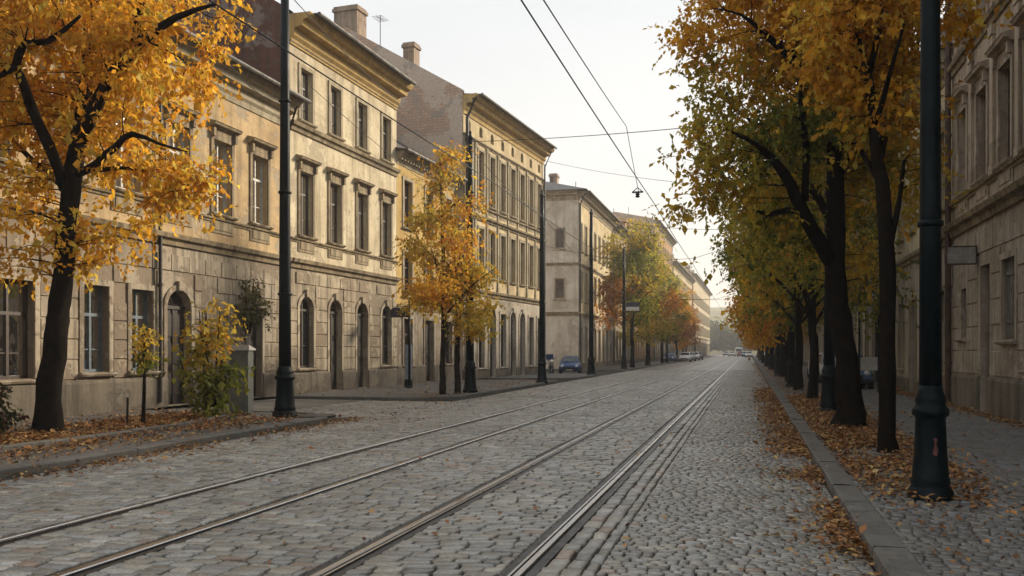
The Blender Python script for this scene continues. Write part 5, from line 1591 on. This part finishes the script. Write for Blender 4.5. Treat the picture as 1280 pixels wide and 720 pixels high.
def car_meshes(paint):
    """front towards -Y"""
    W = 0.86
    bd = MB()
    prof = [(-2.02, .32, .62, .74), (-1.9, .25, .78, .82), (-1.2, .2, .92, .86), (-.8, .2, .97, .87), (0, .2, 1.0, .87), (1.2, .2, 1.0, .86), (1.75, .24, .95, .84), (1.98, .34, .82, .76)]
    secs = []
    for y, zb, zt, w in prof:
        secs.append([(-w, y, zb + .08), (-w * .92, y, zb), (w * .92, y, zb), (w, y, zb + .08), (w * 1.01, y, (zb + zt) / 2), (w * .95, y, zt - .05), (w * .84, y, zt), (-w * .84, y, zt), (-w * .95, y, zt - .05), (-w * 1.01, y, (zb + zt) / 2)])
    loft(bd, secs)
    cab = MB()
    secs = []
    for y, w, zt in ((-.85, .74, .985), (-.25, .62, 1.42), (.1, .61, 1.47), (.9, .61, 1.45), (1.3, .6, 1.36), (1.7, .68, .975)):
        secs.append([(-.78, y, .95), (.78, y, .95), (w, y, zt - .06), (w * .86, y, zt), (-w * .86, y, zt), (-w, y, zt - .06)])
    loft(cab, secs)
    gl = MB()
    gl.poly([(-.66, -.80, 1.04), (.66, -.80, 1.04), (.55, -.335, 1.372), (-.55, -.335, 1.372)])
    gl.poly([(-.6, 1.665, 1.045), (-.53, 1.355, 1.3), (.53, 1.355, 1.3), (.6, 1.665, 1.045)])
    sw = MB()
    for s in (-1, 1):
        for y0, y1 in ((-.45, .35), (.42, 1.25)):
            sw.poly([(s * .778, y0, 1.0), (s * .776, y1, 1.0), (s * .668, y1 - (.06 if y1 > 1 else 0), 1.33), (s * .668, y0 + (.18 if y0 < 0 else 0), 1.33)])
    m = dict(body=bd.mesh('body', paint, True), cabin=cab.mesh('cabin', paint), windscreen=gl.mesh('windscreen', M['car_glass']), side_window=sw.mesh('side_window', M['car_glass']))
    ty = MB()
    ty.v, ty.f = [], []
    for sgn in (1,):
        seg = 20
        prof_ = [(.31, -.1), (.31, .1), (.2, .1), (.2, -.1)]
        n = 0
        for r_, x in prof_:
            for k in range(seg):
                a = 2 * PI * k / seg
                ty.v.append((x, r_ * math.cos(a), r_ * math.sin(a)))
        for i in range(4):
            for k in range(seg):
                j = (k + 1) % seg
                ii = (i + 1) % 4
                ty.f.append((i * seg + k, i * seg + j, ii * seg + j, ii * seg + k))
    rm = MB()
    seg = 20
    for r_, x in ((.205, -.07), (.205, .08), (.05, .06)):
        for k in range(seg):
            a = 2 * PI * k / seg
            rm.v.append((x, r_ * math.cos(a), r_ * math.sin(a)))
    for i in range(2):
        for k in range(seg):
            j = (k + 1) % seg
            rm.f.append((i * seg + k, i * seg + j, (i + 1) * seg + j, (i + 1) * seg + k))
    rm.f.append(tuple(2 * seg + k for k in range(seg)))
    rm.f.append(tuple(k for k in reversed(range(seg))))
    hl = MB()
    for k, (r_, y) in enumerate(((.115, .05), (.11, -.02), (.06, -.05))):
        for i in range(12):
            a = 2 * PI * i / 12
            hl.v.append((r_ * 1.15 * math.cos(a), y, r_ * math.sin(a)))
    for i in range(2):
        for k in range(12):
            j = (k + 1) % 12
            hl.f.append((i * 12 + k, i * 12 + j, (i + 1) * 12 + j, (i + 1) * 12 + k))
    hl.f.append(tuple(24 + k for k in range(12)))
    tl = MB().box(-.1, .1, -.03, .03, -.08, .08)
    gr = MB().box(-.42, .42, -2.05, -2.0, .42, .58)
    bp = MB().box(-.8, .8, -2.1, -1.98, .3, .41)
    bp2 = MB().box(-.8, .8, 1.93, 2.05, .34, .46)
    npl = MB().box(-.26, .26, -2.115, -2.102, .31, .4)
    m.update(tyre=ty.mesh('tyre', M['tyre']), rim=rm.mesh('rim', M['rim']), headlight=hl.mesh('headlight', M['lamp'], True), tail_lamp=tl.mesh('tail_lamp', M['tail']),
             grille=gr.mesh('grille', M['tyre']), bumper=bp.mesh('bumper', M['tyre']), plate=npl.mesh('number_plate', M['white']), rear_bumper=bp2.mesh('bumper', M['tyre']))
    return m
PAINT = {k: simple(k + ' car paint', c, 0.25, 0.1, 0.06, 2) for k, c in dict(blue=(0.012, 0.05, 0.16), white=(0.7, 0.7, 0.7), silver=(0.42, 0.44, 0.46), pale_blue=(0.12, 0.22, 0.36), red=(0.25, 0.03, 0.025), black=(0.02, 0.02, 0.024)).items()}
CM = {}
def car(label, paint, loc, rotz, group, scale=1.0):
    if paint not in CM: CM[paint] = car_meshes(PAINT[paint])
    m = CM[paint]
    t = thing('parked_car', label, 'car', loc, rotz, group)
    t.scale = (scale,) * 3
    b = link_mesh('body', m['body'], t)
    link_mesh('cabin', m['cabin'], t)
    link_mesh('windscreen', m['windscreen'], t)
    link_mesh('side_window', m['side_window'], t)
    link_mesh('grille', m['grille'], t)
    link_mesh('bumper', m['bumper'], t)
    link_mesh('number_plate', m['plate'], t)
    link_mesh('bumper', m['rear_bumper'], t)
    for s in (-1, 1):
        link_mesh('headlight', m['headlight'], t, (s * .58, -1.98, .66))
        link_mesh('tail_lamp', m['tail_lamp'], t, (s * .66, 1.99, .7))
        for y in (-1.25, 1.25):
            w = link_mesh('wheel', m['tyre'], t, (s * .79, y, .31), 0 if s > 0 else PI)
            w.name = 'wheel'
            link_mesh('rim', m['rim'], w)
    return t
GC = 'cars along the street'
car('small blue car with round headlights parked in the side street mouth', 'blue', (-12.6, 65.2, 0), 0.15, GC, 0.88)
car('silver car between the right hand tree trunks', 'silver', (4.2, 47.5, 0.1), 0, GC)
car('white car behind the third right tram pole', 'white', (4.2, 53.5, 0.1), 0, GC)
car('pale blue car under the right trees, nearest of the parked ones', 'pale_blue', (4.15, 41.5, 0.1), 0, GC)
far_cars = [((-10.6, 128), 'blue', 'blue car, first of the row past the green tree on the left'), ((-9.0, 136), 'white', 'white car, second of the far row on the left'),
            ((-8.9, 146), 'silver', 'silver car, third of the far row on the left'), ((-8.8, 157), 'white', 'white car, fourth of the far row on the left'), ((-8.8, 168), 'black', 'dark car, last of the far row on the left'),
            ((-4.4, 262), 'white', 'white car far off on the left hand track'), ((-6.6, 285), 'silver', 'silver car far off beside the left hand track'), ((-0.6, 240), 'pale_blue', 'pale blue car far off by the right kerb'),
            ((-2.0, 255), 'red', 'dark red car far off in front of the white van'), ((0.2, 215), 'white', 'small white car far off at the right gutter'), ((-0.1, 255), 'blue', 'blue car far off behind the pale blue one')]
for (x, y), p, lab in far_cars: car(lab, p, (x, y, 0), 0.0, GC)
# white van far down the street
t = thing('delivery_van', 'white van far down the middle of the street', 'van', (-2.6, 275, 0))
vb = MB()
secs = []
for y, zt, w in ((-2.6, 1.1, .9), (-2.3, 1.25, .98), (-1.7, 2.2, 1.0), (-1.4, 2.5, 1.0), (2.5, 2.55, 1.0), (2.6, 2.4, .97)):
    secs.append([(-w, y, .35), (w, y, .35), (w, y, zt - .12), (w * .9, y, zt), (-w * .9, y, zt), (-w, y, zt - .12)])
loft(vb, secs)
vb.build('body', PAINT['white'], t)
MB().poly([(-.85, -2.25, 1.36), (.85, -2.25, 1.36), (.82, -1.74, 2.18), (-.82, -1.74, 2.18)]).build('windscreen', M['car_glass'], t)
for s in (-1, 1):
    link_mesh('headlight', CM['white']['headlight'], t, (s * .7, -2.6, .8))
    for y in (-1.7, 1.7):
        w = link_mesh('wheel', CM['white']['tyre'], t, (s * .92, y, .33), 0 if s > 0 else PI)
        link_mesh('rim', CM['white']['rim'], w)

# dark motorcycle beside the blue car
t = thing('motorcycle', 'dark motorcycle standing left of the small blue car', 'motorcycle', (-13.9, 64.5, 0), 0.35)
for y in (-.68, .68):
    w = link_mesh('wheel', CM['white']['tyre'], t, (0, y, .31))
    w.scale = (.55, 1, 1)
    link_mesh('rim', CM['white']['rim'], w)
b_ = MB()
secs = []
for y, zb, zt, w in ((-.45, .75, .95, .1), (-.2, .5, 1.02, .17), (.1, .4, .98, .18), (.4, .5, .84, .14), (.95, .76, .86, .09)):
    secs.append([(-w, y, zb), (w, y, zb), (w * .8, y, zt), (-w * .8, y, zt)])
loft(b_, secs)
b_.build('body', PAINT['black'], t)
MB().box(-.14, .14, .05, .85, .88, .98).build('saddle', M['tyre'], t)
MB().tube([(0, -.68, .31), (0, -.5, .85), (0, -.42, 1.1)], .035, 8).build('fork', M['rim'], t)
MB().tube([(-.36, -.3, 1.12), (0, -.42, 1.1), (.36, -.3, 1.12)], .02, 6).build('handlebar', M['tyre'], t)
link_mesh('headlight', CM['white']['headlight'], t, (0, -.56, .92))
MB().box(-.26, .26, .62, 1.05, 1.0, 1.42).build('top_box', PAINT['blue'], t)

# narrow pale board beside the stop sign
M['pale_board'] = simple('pale blue painted board', (0.3, 0.36, 0.46), 0.8, 0, 0.2, 3)
t = thing('board', 'narrow pale blue board standing beside the stop sign post', 'board', (-14.15, 36.55, 0.1), -0.2)
MB().box(-.16, .16, -.02, .02, .35, 1.85).build('panel', M['pale_board'], t)
MB().box(-.18, .18, -.05, .05, -0.02, .345).build('foot', M['tyre'], t)

# ------------------------------------------------------------------ far end: hill, woods and street end
hill = MB()
nx, ny = 60, 14
hz_ = []
for j in range(ny):
    for i in range(nx):
        x = -260 + 520 * i / (nx - 1)
        y = 430 + 260 * j / (ny - 1)
        t_ = j / (ny - 1)
        z = 36 * math.sin(min(1, t_ * 1.25) * PI / 2) * (0.86 + 0.14 * mnoise.noise(Vector((x * .012, y * .01, 2)))) - 1.0
        hill.v.append((x, y, z if j else -1.0))
for j in range(ny - 1):
    for i in range(nx - 1):
        a = j * nx + i
        hill.f.append((a, a + 1, a + nx + 1, a + nx))
M['hill'] = simple('hillside meadow and scrub', (0.2, 0.17, 0.06), 0.95, 0, 0.3, 0.05)
tag(hill.build('hill', M['hill'], smooth=True), kind='structure')
# a wood at the foot of the hill that reads as one mass
r = np.random.default_rng(77)
PP_, CC_ = [], []
for k in range(150):
    x, y = r.uniform(-70, 60), r.uniform(395, 432)
    h = r.uniform(9, 17)
    n = 130
    d = r.normal(0, 1, (n, 3))
    d /= np.linalg.norm(d, axis=1)[:, None]
    q = np.array([x, y, h * .58]) + d * np.array([h * .3, h * .3, h * .42]) * (r.random((n, 1)) ** .3)
    PP_.append(q)
    base_c = np.array(random.choice([(0.05, 0.08, 0.03), (0.07, 0.09, 0.035), (0.16, 0.14, 0.03), (0.04, 0.07, 0.035)]))
    CC_.append(base_c[None] * r.uniform(.7, 1.3, (n, 1)))
V, lo, st_, C = leaf_quads(np.concatenate(PP_), 2.0, np.concatenate(CC_), 0.3, 5)
tag(link_mesh('distant_wood', np_mesh('distant_wood', V, lo, st_, M['leaf'], C)), 'hazy dark green wood closing the end of the street', 'wood', None, 'stuff')

# ------------------------------------------------------------------ haze
hz = MB().box(-420, 420, -40, 720, -1.2, 44)
M['haze'] = bpy.data.materials.new('haze')
M['haze'].use_nodes = True
nt = M['haze'].node_tree
nt.nodes.remove(nt.nodes['Principled BSDF'])
pv = N(nt, 'ShaderNodeVolumePrincipled')
pv.inputs['Color'].default_value = (0.97, 0.98, 1.0, 1)
pv.inputs['Density'].default_value = 0.0008
pv.inputs['Anisotropy'].default_value = 0.3
nt.links.new(pv.outputs[0], nt.nodes['Material Output'].inputs['Volume'])
HAZE = True
if HAZE:
    tag(hz.build('haze', M['haze']), 'thin pale haze filling the street', 'haze', None, 'stuff')

# ------------------------------------------------------------------ sky and sun
SUN_AZ, SUN_EL = 42.0, 24.0        # degrees from +Y towards +X, and above the horizon
w = bpy.data.worlds.new('World')
scene.world = w
w.use_nodes = True
nt = w.node_tree
bg = nt.nodes['Background']
sky = N(nt, 'ShaderNodeTexSky', sky_type='NISHITA')
sky.sun_disc = False
sky.sun_elevation = R(SUN_EL)
sky.sun_rotation = R(SUN_AZ)
sky.air_density = 1.0
sky.dust_density = 3.0
sky.ozone_density = 1.0
# thin high cloud veil over the blue
tc = N(nt, 'ShaderNodeTexCoord')
mp = N(nt, 'ShaderNodeMapping')
mp.inputs['Scale'].default_value = (1.0, 1.0, 3.0)
nt.links.new(tc.outputs['Generated'], mp.inputs['Vector'])
cf = noise_n(nt, mp.outputs['Vector'], 1.7, 7, 0.55)
veil = ramp(nt, cf, [(0.3, 0.72), (0.75, 0.92)])
sep = N(nt, 'ShaderNodeSeparateXYZ')
nt.links.new(tc.outputs['Generated'], sep.inputs[0])
veil_c = ramp(nt, sep.outputs['Z'], [(0.0, (0.92, 0.86, 0.76)), (0.22, (0.90, 0.885, 0.85)), (0.5, (0.85, 0.88, 0.89))])
vs_ = N(nt, 'ShaderNodeVectorMath', operation='SCALE')
nt.links.new(veil_c, vs_.inputs[0])
vs_.inputs['Scale'].default_value = 8.9
res = mixc(nt, veil, sky.outputs['Color'], vs_.outputs[0])
nt.links.new(res, bg.inputs['Color'])
bg.inputs['Strength'].default_value = 0.095

sd = bpy.data.lights.new('sun', 'SUN')
sd.energy = 4.8
sd.angle = R(9)
sd.color = (1.0, 0.86, 0.67)
so_ = bpy.data.objects.new('sun', sd)
col.objects.link(so_)
dirv = Vector((math.sin(R(SUN_AZ)) * math.cos(R(SUN_EL)), math.cos(R(SUN_AZ)) * math.cos(R(SUN_EL)), math.sin(R(SUN_EL))))
so_.rotation_euler = dirv.to_track_quat('Z', 'Y').to_euler()
so_.location = (20, 30, 40)

# ------------------------------------------------------------------ render settings
scene.view_settings.view_transform = 'Standard'
scene.view_settings.look = 'None'
scene.view_settings.exposure = 0.45
scene.view_settings.gamma = 1.0
scene.view_settings.use_curve_mapping = False
scene.render.engine = 'CYCLES'
cy = scene.cycles
cy.use_denoising = True
try: cy.denoiser = 'OPENIMAGEDENOISE'
except Exception: pass
cy.use_adaptive_sampling = True
cy.adaptive_threshold = 0.02
cy.max_bounces = 7
cy.diffuse_bounces = 3
cy.glossy_bounces = 3
cy.transmission_bounces = 3
cy.transparent_max_bounces = 8
cy.volume_bounces = 2
cy.sample_clamp_indirect = 6.0
cy.caustics_reflective = False
cy.caustics_refractive = False
